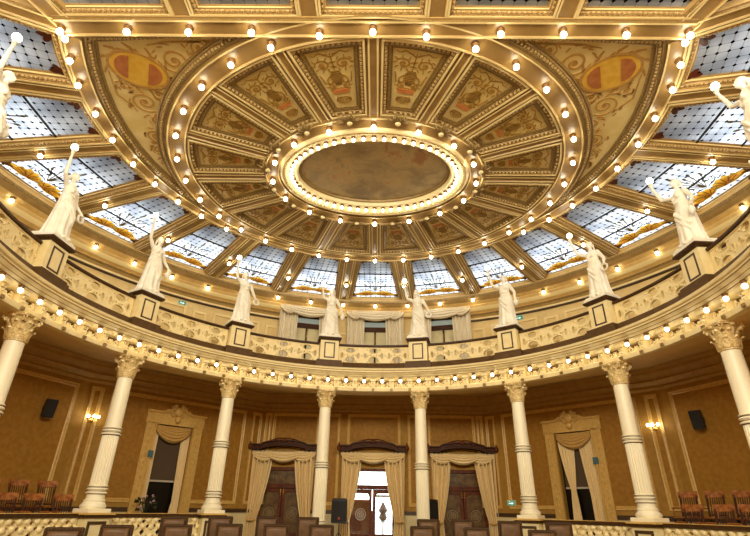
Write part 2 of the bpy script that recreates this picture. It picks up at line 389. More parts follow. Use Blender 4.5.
m = MB(); m.box(11.85, 12.3, -11.2, 1.0, 0, 12.2); m.build('wall_side_right', 'wall', kind='structure')
m = MB(); m.box(-12.3, 12.3, -11.6, -11.2, 0, 12.2); m.build('wall_front', 'upwall', kind='structure')

# ------------------------------------------------------------------ gallery: soffit, slab, fascia
A0, A1 = -122, 122
NS = 100
m = MB(); m.arc([(8.36, 5.9), (12.4, 5.9), (12.4, 6.18), (8.36, 6.18)], A0, A1, NS)
m.build('ceiling_gallery', 'soffit', kind='structure')
m = MB(); m.arc([(8.3, 6.182), (12.2, 6.182), (12.2, 6.2), (8.3, 6.2)], A0, A1, NS); m.build('floor_gallery', 'brownband', kind='structure')
m = MB()   # beams under the gallery floor, one behind every column, and framed mouldings between
for i in range(10):
    d = (i - 4.5) * DPH; T = Matrix.Rotation(-R(d), 4, 'Z')
    pass
for r in (8.7,):
    m.arc([(r, 5.86), (r + .08, 5.85), (r + .1, 5.9), (r, 5.9)], A0, A1, NS)
m.build('trim_5', 'soffitdark', kind='structure')
g = empty('trim_6', kind='structure')
m = MB(); m.arc([(7.80, 5.33), (7.78, 5.44), (7.86, 5.47), (7.86, 5.49), (8.1, 5.5), (8.1, 5.74), (7.86, 5.77), (7.82, 5.8), (7.74, 5.83), (7.68, 5.9), (7.58, 5.96), (7.58, 6.02), (7.52, 6.04), (7.5, 6.1), (8.4, 6.16), (8.4, 5.31), (7.86, 5.31)], A0, A1, 2 * NS)
m.build('fascia', 'cream', g, smooth=35)
m = MB()
for r_, z_ in ((7.735, 5.835), (7.675, 5.905), (7.575, 5.965)): m.arc([(r_ - .006, z_ - .008), (r_ + .02, z_ - .008), (r_ + .02, z_ + .012), (r_ - .006, z_ + .012)], A0, A1, NS * 2)
m.build('gilt_bead_lines', 'giltdark', g)
m = MB(); m.arc([(7.9, 5.302), (8.405, 5.302), (8.405, 5.92), (8.39, 5.92), (8.39, 5.312), (7.9, 5.312)], A0, A1, NS); m.build('soffit_facing', 'soffit', g)
m = MB(); m.arc([(8.075, 5.505), (8.075, 5.735), (8.105, 5.735), (8.105, 5.505)], A0, A1, 2 * NS); m.build('frieze_ground', 'frieze', g, smooth=35)
m = MB(); m.arc([(7.62, 6.1), (7.62, 6.16), (7.7, 6.2), (7.76, 6.36), (8.3, 6.36), (8.3, 6.1)], A0, A1, 2 * NS)
for i in range(10):
    d = (i - 4.5) * DPH; T = Matrix.Rotation(-R(d), 4, 'Z'); m.box(-.5, .5, 7.52, 7.9, 6.1, 6.3, T); m.box(-.46, .46, 7.56, 7.9, 6.3, 6.37, T)
m.build('plinth_band', 'brownband', g)
# brackets and carved scrollwork between the bulbs of the frieze
SP = DPH / 5
m = MB(); m2 = MB(); m3 = MB()
for k in range(-24, 25):
    T = Matrix.Rotation(-R(k * SP), 4, 'Z')
    if abs(k * SP) > 118: continue
    m.box(-.085, .085, 7.84, 8.1, 5.485, 5.77, T); m.box(-.10, .10, 7.76, 8.1, 5.69, 5.775, T); m.box(-.055, .055, 7.79, 8.1, 5.60, 5.66, T); m.box(-.04, .04, 7.81, 8.1, 5.52, 5.56, T)
    m3.box(-.045, .045, 7.745, 7.9, 5.345, 5.42, T); m3.box(-.025, .025, 7.785, 7.9, 5.62, 5.645, T)
    for sx in (-1, 1):
        C_ = .19 * sx
        for (cx, cz, r0, fl) in ((C_ * .95, 5.615, .085, sx), (.0 + .30 * sx, 5.6, .06, -sx)):
            pts = spiral(cx, cz, r0, PI / 2, 1.4, 16, .2, fl)
            m2.tube([T @ Vector((x, 8.03, z)) for x, z in pts], [.028] * 8 + [.02] * 9, 5)
        m2.tube([T @ Vector(p) for p in ((.1 * sx, 8.0, 5.53), (.22 * sx, 7.97, 5.515), (.34 * sx, 8.0, 5.53))], .016, 5)
m.build('bracket_row', 'cream', g); m2.build('frieze_scrollwork', 'cream', g, smooth=True); m3.build('dark_boss_row', 'giltdark', g)

# ------------------------------------------------------------------ upper wall and cornice
g = empty('wall_upper', kind='structure')
m = MB(); RW = 12.2
segs = []; WH = 3.9      # half-width of an upper window in degrees
a = A0
cuts = sorted([A0, A1] + [c + s * WH for c in (-RIB, 0, RIB) for s in (-1, 1)])
for i in range(len(cuts) - 1):
    c0, c1 = cuts[i], cuts[i + 1]; mid = (c0 + c1) / 2; win = any(abs(mid - c) < WH for c in (-RIB, 0, RIB)); n = max(2, int((c1 - c0) / 2.2))
    m.arc([(RW, 9.72 if win else 6.18), (RW, 10.2), (RW + .25, 10.2), (RW + .25, 9.72 if win else 6.18)], c0, c1, n)
m.build('wall_face', 'upwall', g, smooth=35)
m = MB()
for a_, b_ in ((A0, -RIB - WH - .6), (RIB + WH + .6, A1)): m.arc([(12.16, 6.2), (12.205, 6.2), (12.205, 7.9), (12.16, 7.9)], a_, b_, 40)
m.build('brown_dado', 'soffitdark', g)
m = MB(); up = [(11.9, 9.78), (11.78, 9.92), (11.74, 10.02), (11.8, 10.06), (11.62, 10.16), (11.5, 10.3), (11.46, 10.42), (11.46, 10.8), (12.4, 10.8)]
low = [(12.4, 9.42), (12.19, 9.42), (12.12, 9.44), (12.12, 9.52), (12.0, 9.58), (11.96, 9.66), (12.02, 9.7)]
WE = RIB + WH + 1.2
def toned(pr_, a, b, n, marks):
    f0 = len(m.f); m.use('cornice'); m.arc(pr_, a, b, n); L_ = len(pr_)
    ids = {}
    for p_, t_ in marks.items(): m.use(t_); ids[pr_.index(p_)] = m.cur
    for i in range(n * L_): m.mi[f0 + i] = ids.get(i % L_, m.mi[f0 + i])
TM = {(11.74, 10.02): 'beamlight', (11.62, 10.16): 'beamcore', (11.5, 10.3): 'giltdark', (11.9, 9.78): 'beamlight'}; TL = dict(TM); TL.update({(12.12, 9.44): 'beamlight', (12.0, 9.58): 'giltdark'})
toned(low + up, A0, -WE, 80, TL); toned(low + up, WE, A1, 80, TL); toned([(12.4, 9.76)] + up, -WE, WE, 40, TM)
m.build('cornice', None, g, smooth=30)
m = MB()
for a, b in ((A0, -WE), (WE, A1)): m.arc([(12.125, 9.36), (12.09, 9.38), (12.09, 9.42), (12.21, 9.42), (12.21, 9.36)], a, b, 50)
m.build('cornice_bead', 'framebrown', g)
m = MB()
for dk in range(-7, 8):
    for c, hw, z1 in ((dk * RIB, 1.05, 9.12), (dk * RIB + RIB / 2, .3, 9.02)):
        if abs(c) < 24 and hw > 1: continue
        if abs(c) > 112: continue
        T = Matrix.Rotation(-R(c), 4, 'Z'); q = [(-hw, 6.5), (hw, 6.5), (hw, z1), (-hw, z1)]
        def bend(x, off, z, c=c): return P(RW + off, c + math.degrees(x / RW), z)
        for (x0, x1, z0, zz) in ((-hw, -hw + .1, 6.5, z1), (hw - .1, hw, 6.5, z1)):
            m.loft([[bend(x0, -.05, z), bend(x1, -.05, z), bend(x1, .02, z), bend(x0, .02, z)] for z in (z0, zz)])
        n = 8
        m.loft([[bend(-hw + 2 * hw * j / n, o, z) for o, z in ((-.05, z1 - .1), (-.05, z1), (.02, z1), (.02, z1 - .1))] for j in range(n + 1)])
m.build('panel_moulding', 'uptrim', g)

# ------------------------------------------------------------------ ceiling: slab, beams
g = empty('ceiling', kind='structure')
def horse(r, n=60, a=116.0, yf=-3.13):
    pts = [P(r, -a + 2 * a * k / n)[:2] for k in range(n + 1)]; return pts
poly = [P(7.1, -116 + 232 * k / 80)[:2] for k in range(81)][::-1]
m = MB(); m.prism(poly, ZS, ZS + .12); m.build('painted_ceiling', 'field', g)
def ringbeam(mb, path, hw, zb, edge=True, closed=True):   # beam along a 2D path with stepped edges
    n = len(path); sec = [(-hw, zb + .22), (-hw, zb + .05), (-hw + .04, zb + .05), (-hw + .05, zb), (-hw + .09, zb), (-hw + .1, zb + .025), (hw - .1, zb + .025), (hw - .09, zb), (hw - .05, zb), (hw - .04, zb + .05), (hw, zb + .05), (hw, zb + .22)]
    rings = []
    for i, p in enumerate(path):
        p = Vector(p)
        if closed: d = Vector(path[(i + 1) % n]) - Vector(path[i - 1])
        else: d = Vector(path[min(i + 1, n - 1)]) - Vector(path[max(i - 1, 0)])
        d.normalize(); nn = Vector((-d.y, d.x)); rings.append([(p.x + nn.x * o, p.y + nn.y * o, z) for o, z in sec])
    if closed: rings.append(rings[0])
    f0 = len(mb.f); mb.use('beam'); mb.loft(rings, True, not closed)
    mb.use('beamlight'); li = mb.cur; mb.use('beamcore'); co = mb.cur; mb.use('giltdark'); dk = mb.cur  # bright fillets and dark grooves put edge highlights and shadow gaps into the colour
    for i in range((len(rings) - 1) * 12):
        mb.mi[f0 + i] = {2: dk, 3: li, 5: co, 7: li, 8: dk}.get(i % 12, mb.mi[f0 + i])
def part_beam(name, path, hw, zb, closed, par=None, mt='beam'):
    m = MB(); ringbeam(m, path, hw, zb, True, closed); return m.build(name, None, par or g, smooth=30)
EA, EB = 5.72, 5.10; IA, IB = 3.07, 2.33
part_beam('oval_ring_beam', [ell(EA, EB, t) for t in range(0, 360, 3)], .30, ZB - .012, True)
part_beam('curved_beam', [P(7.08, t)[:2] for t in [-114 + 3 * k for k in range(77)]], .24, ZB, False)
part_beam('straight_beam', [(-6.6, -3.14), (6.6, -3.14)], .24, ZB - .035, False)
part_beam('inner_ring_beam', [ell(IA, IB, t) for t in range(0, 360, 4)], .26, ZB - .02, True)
for k in range(16):
    t = 22.5 * k; a = Vector(ell(IA + .2, IB + .2, t)); b = Vector(ell(EA - .2, EB - .2, t))
    part_beam('radial_rib', [tuple(a), tuple(b)], .17, ZB + .02, False)
RIBS = [RIB * (k + .5) for k in range(-8, 8)]
for d in RIBS:
    part_beam('glass_ceiling_rib', [P(7.25, d)[:2], P(11.7, d)[:2]], .20, ZB + .02, False)
for sx in (-1, 1):
    part_beam('corner_beam', [(6.45 * sx, -3.2), (8.9 * sx, -9.6)], .27, ZB + .014, False)
    m = MB(); m.prism([(6.9 * sx, -3.9), (10.8 * sx, -5.3), (9.3 * sx, -9.6)] [::sx], ZS - .08, ZS); m.build('corner_field', 'beam', g)
    for x in (1.3, 3.9): part_beam('front_rib', [(x * sx, -3.3), (x * sx * 1.02, -7.4)], .25, ZB + .02, False)
part_beam('front_beam', [(-9, -7.5), (9, -7.5)], .3, ZB, False)
m = MB(); m.box(-12, 12, -11.4, -7.6, ZS, ZS + .1); m.build('ceiling_front', 'beam', kind='structure')
# unseen deck added over the ceiling to shade the inner glass, and outer rim
m = MB(); m.arc([(.05, 11.7), (9.3, 11.7), (9.3, 11.82), (.05, 11.82)], -180, 180, 60); m.build('shade_deck', 'night', kind='structure')
m = MB(); m.arc([(11.75, 10.8), (12.5, 10.8), (12.5, 12.0), (11.75, 12.0)], -180, 180, 60); m.build('trim_8', 'upwall', kind='structure')

# painted panels of the oval
def sidepoly(k):
    t0, t1 = 22.5 * k, 22.5 * (k + 1); w = .19
    def edge(a, b, n):
        pts = [Vector(ell(a, b, t0 + (t1 - t0) * j / 40)) for j in range(41)]
        out = []
        A0_ = (Vector(ell(IA, IB, t0)), Vector(ell(EA, EB, t0))); B0_ = (Vector(ell(IA, IB, t1)), Vector(ell(EA, EB, t1)))
        def dist(p, L): d = (L[1] - L[0]).normalized(); q = p - L[0]; return abs(d.x * q.y - d.y * q.x)
        ok = [p for p in pts if dist(p, A0_) >= w and dist(p, B0_) >= w]
        return [ok[round(j * (len(ok) - 1) / (n - 1))] for j in range(n)]
    inn = edge(IA + .28, IB + .28, 5); out = edge(EA - .32, EB - .32, 8); return inn, out
def panel_mouldings(root, pts, z0, z1, name='panel_frame', dn=True):
    m = MB(); m.frame(pts, [(-.02, z0 + .02), (0, z0), (.03, z0), (.035, z0 + .04), (.10, z0 + .05), (.11, z0 + .08), (.15, z0 + .07), (.2, z1 - .02), (.23, z1 - .03), (.235, z1)])
    o = m.build(name, 'giltdark', root)
    m = MB(); m.frame(pts, [(-.03, z0 + .012), (-.03, z0 - .012), (.02, z0 - .012), (.02, z0 + .012)]); m.build('bright_edge_moulding', 'beamlight', root)
    if dn:
        m = MB(); dent(m, pts, .045, .10, .055, .05, z0 + .005, z0 + .05); m.build('dentil_row', 'dentil', root)
    return o
for k in range(16):
    inn, out = sidepoly(k)
    pts = [tuple(p) for p in inn] + [tuple(p) for p in out[::-1]]
    ar = sum(pts[i - 1][0] * pts[i][1] - pts[i][0] * pts[i - 1][1] for i in range(len(pts)))
    if ar < 0: pts = pts[::-1]
    side = 'nearest the entrance wall' if k in (15, 0) else ''
    pan = empty('ceiling_panel', (0, 0, 0)); pan.parent = g
    panel_mouldings(pan, pts, ZB + .03, ZS, 'panel_frame')
    ic = sum(inn, Vector((0, 0))) / len(inn); oc = sum(out, Vector((0, 0))) / len(out)
    ex = (oc - ic); Ln = ex.length; ex.normalize(); ey = Vector((-ex.y, ex.x)); wi = (inn[-1] - inn[0]).length / 2 - .23; wo = (out[-1] - out[0]).length / 2 - .25
    def q(u, v): c = ic + ex * (.25 + (Ln - .5) * v); hw = wi + (wo - wi) * v; return (c.x + ey.x * u * hw, c.y + ey.y * u * hw)
    def qm(pts): return [q(u, v) for u, v in pts]
    m = MB(); za, zb = ZS - .012, ZS
    asp = (Ln - .5) / ((wi + wo) / 2)
    for s in (-1, 1):
        ribbon(m, qm([(s * (.48 + (.36 - .3 * j / 26) * math.cos(j / 26 * 9)), .78 + (.36 - .3 * j / 26) / asp * math.sin(j / 26 * 9)) for j in range(27)]), .045, za, zb)
        ribbon(m, qm([(s * (.86 - .1 * j / 8), .62 - .2 * j / 8 + .03 * math.sin(j)) for j in range(9)]), .03, za, zb)
        ribbon(m, qm([(s * (.42 + (.28 - .22 * j / 20) * math.cos(2 - j / 20 * 8)), .40 + (.28 - .22 * j / 20) / asp * math.sin(2 - j / 20 * 8)) for j in range(21)]), .035, za, zb)
        ribbon(m, qm([(s * (.12 + .5 * math.sin(j / 10 * PI * .8)), .62 - .2 * j / 10) for j in range(11)]), .03, za, zb)
        ribbon(m, qm([(s * (.1 + .6 * math.sin(j / 10 * PI)), .20 - .14 * j / 10) for j in range(11)]), .025, za, zb)
        ribbon(m, qm([(s * .06 * j, .90 + .012 * j) for j in range(6)]), .04, za, zb)
        ribbon(m, qm([(s * (.1 + .7 * j / 8), .96 - .02 * math.sin(j * 1.2)) for j in range(9)]), .02, za, zb)
        for j in range(9):
            a = j * .7; disc(m, *q(s * (.48 + .44 * math.cos(a)), .78 + .44 / asp * math.sin(a)), .055, .016, za, zb, a, 8)
        for j in range(7):
            a = j * .9; disc(m, *q(s * (.42 + .34 * math.cos(a)), .40 + .34 / asp * math.sin(a)), .04, .014, za, zb, a, 8)
        for j in range(5): ribbon(m, qm([(s * (.12 * j + .06), .06 + .02 * j), (s * (.14 * j + .1), .13), (s * (.12 * j + .05), .2)]), .018, za, zb)
        disc(m, *q(s * .48, .78), .05, .05, za - .002, zb); disc(m, *q(s * .42, .40), .035, .035, za - .002, zb)
    for j in range(8):   # lattice vase
        v = .44 + .03 * j; hw = .34 * math.sin(PI * (.2 + .6 * j / 7)) + .04
        ribbon(m, qm([(-hw + 2 * hw * i / 6, v) for i in range(7)]), .018, za, zb, False)
    for j in range(-3, 4): ribbon(m, qm([(j * .05, .42), (j * .09, .56), (j * .06, .67)]), .016, za, zb, False)
    ribbon(m, qm([(0, .66), (0, .80), (0, .96)]), .04, za, zb)
    m.build('painted_scrollwork', 'scroll', pan)
    m = MB(); pw = qm([(-.62, .265), (.62, .265), (.6, .335), (-.6, .335)]); m.prism(pw, za - .004, zb); m.build('painted_plaque', 'plaque', pan)
    # shell ornament on the inner ring, between two ribs
    tm = 22.5 * (k + .5); c = Vector(ell(IA + .12, IB + .12, tm)); n_ = (c - Vector(DC)).normalized(); tt = Vector((-n_.y, n_.x)); m = MB()
    zz = ZB - .03
    for j in range(7):
        a = R(-75 + 25 * j); d = n_ * math.cos(a) + tt * math.sin(a); L_ = .34 if j % 2 == 0 else .26
        m.tube([(c.x, c.y, zz), (c.x + d.x * L_ * .6, c.y + d.y * L_ * .6, zz - .03), (c.x + d.x * L_, c.y + d.y * L_, zz + .02)], [.02, .045, .015], 6)
    m.ball((c.x, c.y, zz - .02), .085, .085, .06, 10, 6)
    m.build('shell_ornament', 'giltdark', pan, smooth=True); m = MB(); m.ball((c.x, c.y, zz - .05), .075, .075, .05, 12, 8); m.build('shell_boss', 'cream', pan, smooth=True)

# corner spandrels
for sx in (-1, 1):
    sp = empty('spandrel_panel', (0, 0, 0)); sp.parent = g
    pts = []
    out = [P(6.85, d) for d in [60, 66, 72, 78, 84, 90, 96, 102, 108, 113.6]]
    pts = [(x, y) for x, y, z in out]
    # clip against the straight beam
    pts = [(x, y) for x, y in pts if y > -2.91] + [(math.sqrt(6.85 ** 2 - 2.91 ** 2), -2.91)]
    e = [ell(EA + .31, EB + .31, t) for t in range(52, 156, 4)]
    e = [p for p in e if p[1] > -2.91 and math.hypot(*p) < 6.80]
    pts = pts + [(e[-1][0] - .5, -2.91)] + e[::-1]
    pts = [(x * sx, y) for x, y in pts]
    ar = sum(pts[i - 1][0] * pts[i][1] - pts[i][0] * pts[i - 1][1] for i in range(len(pts)))
    if ar < 0: pts = pts[::-1]
    m = MB(); m.frame(pts, [(0, ZB + .03), (.05, ZB + .03), (.06, ZB + .08), (.13, ZB + .09), (.16, ZB + .12), (.2, ZB + .11), (.24, ZS)]); m.build('panel_frame', 'giltdark', sp)
    m = MB(); dent(m, pts, .065, .09, .05, .05, ZB + .035, ZB + .08); m.build('dentil_row', 'dentil', sp)
    za, zb = ZS - .012, ZS
    cx, cy = 5.48, -1.93; rot = R(-25)
    def tr(u, v): return (sx * (cx + u * math.cos(rot) - v * math.sin(rot)), cy + u * math.sin(rot) + v * math.cos(rot))
    m = MB(); m.prism([tr(.62 * math.cos(a), .46 * math.sin(a)) for a in [2 * PI * j / 26 for j in range(26)]], za - .01, zb)
    m.build('painted_cartouche', 'cart', sp)
    m = MB()
    for s in (-1, 1): m.prism([tr(s * (.22 + .3 * math.cos(a)), .34 * math.sin(a)) for a in [PI * j / 12 - PI / 2 for j in range(13)]], za - .02, zb)
    m.build('painted_red_fields', 'redpaint', sp)
    m = MB()
    for j in range(22):
        a = 2 * PI * j / 22; r_ = 1.0 if j % 2 else .82
        ribbon(m, [tr(.64 * math.cos(a), .48 * math.sin(a)), tr((.74 * r_) * math.cos(a + .12), .60 * r_ * math.sin(a + .12)), tr(.86 * r_ * math.cos(a + .3), .72 * r_ * math.sin(a + .3))], .07, za, zb)
    ribbon(m, [tr(.66 * math.cos(a), .5 * math.sin(a)) for a in [2 * PI * j / 30 for j in range(31)]], .05, za - .012, zb, False)
    def S(x, y, r0, a0, tn, w=.05, fl=1): ribbon(m, [(sx * a, b) for a, b in spiral(x, y, r0, a0, tn, 30, .12, fl)], w, za, zb); disc(m, sx * x, y, r0 * .2, r0 * .2, za, zb)
    C4 = ((4.55, -2.2, .36, 0, 1.9, .06, 1), (3.85, -2.55, .2, 1, 1.5, .05, -1), (3.3, -2.62, .13, 1, 1.4, .04, 1), (5.75, -.95, .34, 2, 1.8, .06, -1), (5.72, -.3, .2, 1, 1.5, .05, 1), (5.98, .28, .24, 1, 1.7, .05, -1), (6.15, .85, .16, 2, 1.5, .045, 1), (6.15, 1.35, .13, 1, 1.4, .04, -1), (6.3, -2.55, .1, 1, 1.3, .04, 1), (6.05, -1.45, .14, 2, 1.3, .04, 1), (4.75, -1.55, .15, 1, 1.3, .04, -1), (5.3, -1.2, .16, 0, 1.4, .04, 1))
    for c_ in C4: S(*c_)
    ribbon(m, [(sx * a, b) for a, b in ((3.0, -2.75), (3.5, -2.72), (4.0, -2.7), (4.6, -2.68), (5.0, -2.6))], .05, za, zb)
    ribbon(m, [(sx * a, b) for a, b in ((5.5, -1.35), (5.35, -.9), (5.5, -.4), (5.8, .1), (5.75, .5), (6.0, 1.0), (6.0, 1.6), (5.95, 2.0))], .05, za, zb)
    ribbon(m, [(sx * a, b) for a, b in ((6.2, -1.9), (6.35, -1.2), (6.1, -.8))], .05, za, zb)
    for j in range(150):
        q_ = random.choice(C4); a = random.random() * 6.28; rr = q_[2] * (1.05 + .5 * random.random()); x = q_[0] + rr * math.cos(a); y = q_[1] + rr * math.sin(a)
        if math.hypot(x, y) > 6.58 or y < -2.8 or (x / 6.1) ** 2 + ((y - 1.93) / 5.5) ** 2 < 1.02: continue
        disc(m, sx * x, y, .075, .022, za, zb, (a + 1.2) * sx, 8)
    m.build('painted_scrollwork', 'scrolllight', sp)

# medallion: cornice with the close ring of bulbs and the painting
MC = (0.0, 1.80)
g2 = empty('trim_9', kind='structure')
def ell2(a, b, t): return ell(a, b, t, MC)
m = MB(); rings = []
for t in range(0, 363, 3):
    rings.append([(*ell2(a, b, t), z) for a, b, z in ((2.82, 2.06, ZB + .03), (2.80, 2.04, ZB - .07), (2.74, 1.98, ZB - .1), (2.70, 1.94, ZB - .06), (2.66, 1.90, ZB - .08), (2.6, 1.84, ZB - .04), (2.52, 1.76, ZB + .02), (2.40, 1.64, ZB + .04), (2.34, 1.58, ZB - .01), (2.3, 1.54, ZB - .01), (2.27, 1.51, ZB + .06), (2.27, 1.51, ZB + .2), (2.82, 2.06, ZB + .2))])
m.loft(rings, True, False); m.build('oval_cornice', 'cream', g2, smooth=40)
m = MB()
for j in range(110):
    x, y = ell2(2.66, 1.90, 360 / 110 * j); m.ball((x, y, ZB - .085), .035, .035, .03, 6, 4)
m.build('bead_row', 'creamgilt', g2)
m = MB(); rings = [[(*ell2(a, b, t), z) for a, b, z in ((2.27, 1.51, ZB + .1), (2.2, 1.44, ZB + .08), (2.17, 1.41, ZB + .14), (2.27, 1.51, ZB + .16))] for t in range(0, 364, 4)]
m.loft(rings, True, False); m.build('inner_bead', 'giltdark', g2)
m = MB(); m.prism([ell2(2.3, 1.54, t) for t in range(0, 360, 5)], ZB + .13, ZB + .15)
pt = m.build('ceiling_painting', 'painting'); tag(pt, 'oval ceiling painting of hazy brown and gold clouds inside the bulb ring', 'painting')

# ------------------------------------------------------------------ bulbs
bm_ = MB(); bm_.lathe([(.02, .14), (.075, .14), (.085, .12), (.07, .09), (.045, .075), (.035, .045)], 10)
bulb0 = bm_.build('light_bulb', 'socket', smooth=40)
gl = MB(); gl.ball((0, 0, 0), .064, .064, .07, 12, 8); gl.build('glass_globe', 'bulb', bulb0, smooth=True)
bulb0['category'] = 'light bulb'; used = [False]
protos = {}
def kindof(mt, label, group):
    if mt not in protos:
        a = bm_.build('light_bulb', 'socket', smooth=40); gl.build('glass_globe', mt, a, smooth=True); tag(a, label, 'light bulb', group); protos[mt] = a; return a
    return dup(protos[mt], (0, 0, 0), 0, label, group)
def bulb(p, label, group, s=1.0, mt=None):
    if mt: o = kindof(mt, label, group); o.location = p
    elif not used[0]: o = bulb0; used[0] = True; o.location = p; o['label'] = label; o['group'] = group
    else: o = dup(bulb0, p, 0, label, group)
    o.scale = (s, s, s); return o
sm = .78
for j in range(56):
    t = 360 / 56 * j; x, y = ell2(2.47, 1.71, t)
    b = bulb((x, y, ZB - .085), 'small bulb in the tight oval ring round the ceiling painting, %s clockwise from its top' % ordw((28 - j) % 56 + 1), 'small bulbs round the ceiling painting', sm, 'smallbulb')
for j in range(16):
    x, y = ell(IA, IB, 22.5 * j)
    bulb((x, y, ZB - .137), 'bare bulb of the sixteen where ribs meet the painted oval, %s clockwise from its top' % ordw((8 - j) % 16 + 1), 'bulbs at the inner ends of the ribs')
for j in range(32):
    t = 11.25 * j; x, y = ell(EA, EB, t)
    bulb((x, y, ZB - (.13 if abs(t - 180) > 25 else .15)), 'bare bulb on the great oval ring beam, %s clockwise from its top' % ordw((16 - j) % 32 + 1), 'bulbs on the great oval ring beam')
n = 0
for k, d in [(i, sg * a) for sg in (-1, 1) for i, a in enumerate((48, 56.4, 64.3, 72.4, 80.3, 88.6, 96.3, 103.6, 109.4, 114.2))]:
    n = k + 1
    bulb(P(7.08 if abs(d) < 100 else 7.17, d, ZB - .118), 'bare bulb on the curved outer beam %s, %s from where it parts from the oval' % ('left' if d < 0 else 'right', ordw(n)), 'bulbs on the curved outer beam')
for k, x in enumerate((-6.52, -5.12, -3.83, -2.52, 2.64, 3.93, 5.22, 6.52)):
    bulb((x, -3.14, ZB - .15), 'bare bulb on the straight beam at the top, %s from its left corner' % ordw(k + 1), 'bulbs on the straight beam')
for i, d in enumerate(RIBS[1:-1]):
    bulb(P(9.55, d, ZB - .097), 'bare bulb halfway along the rib between two glass ceiling panes, %s rib from the left' % ordw(i + 1), 'bulbs halfway along the glass ceiling ribs')
for k in range(-14, 15):
    d = k * RIB / 2
    bulb(P(11.72 if abs(d) > 24 else 11.46, d, 9.98 if abs(d) > 24 else 10.16), 'bare bulb under the upper wall cornice, %s' % ('straight over the middle balcony window' if k == 0 else '%s to the %s of the middle one' % (ordw(abs(k)), 'left' if k < 0 else 'right')), 'bulbs under the upper wall cornice')
for k in range(-22, 22):
    d = (k + .5) * SP
    side = 'left' if k < 0 else 'right'; idx = -k if k < 0 else k + 1
    bulb(P(7.70, d, 5.672), 'bare bulb along the balcony front, %s %s of the middle bay centre' % (ordw(idx), side), 'bulbs along the balcony front', .85, 'balconybulb')

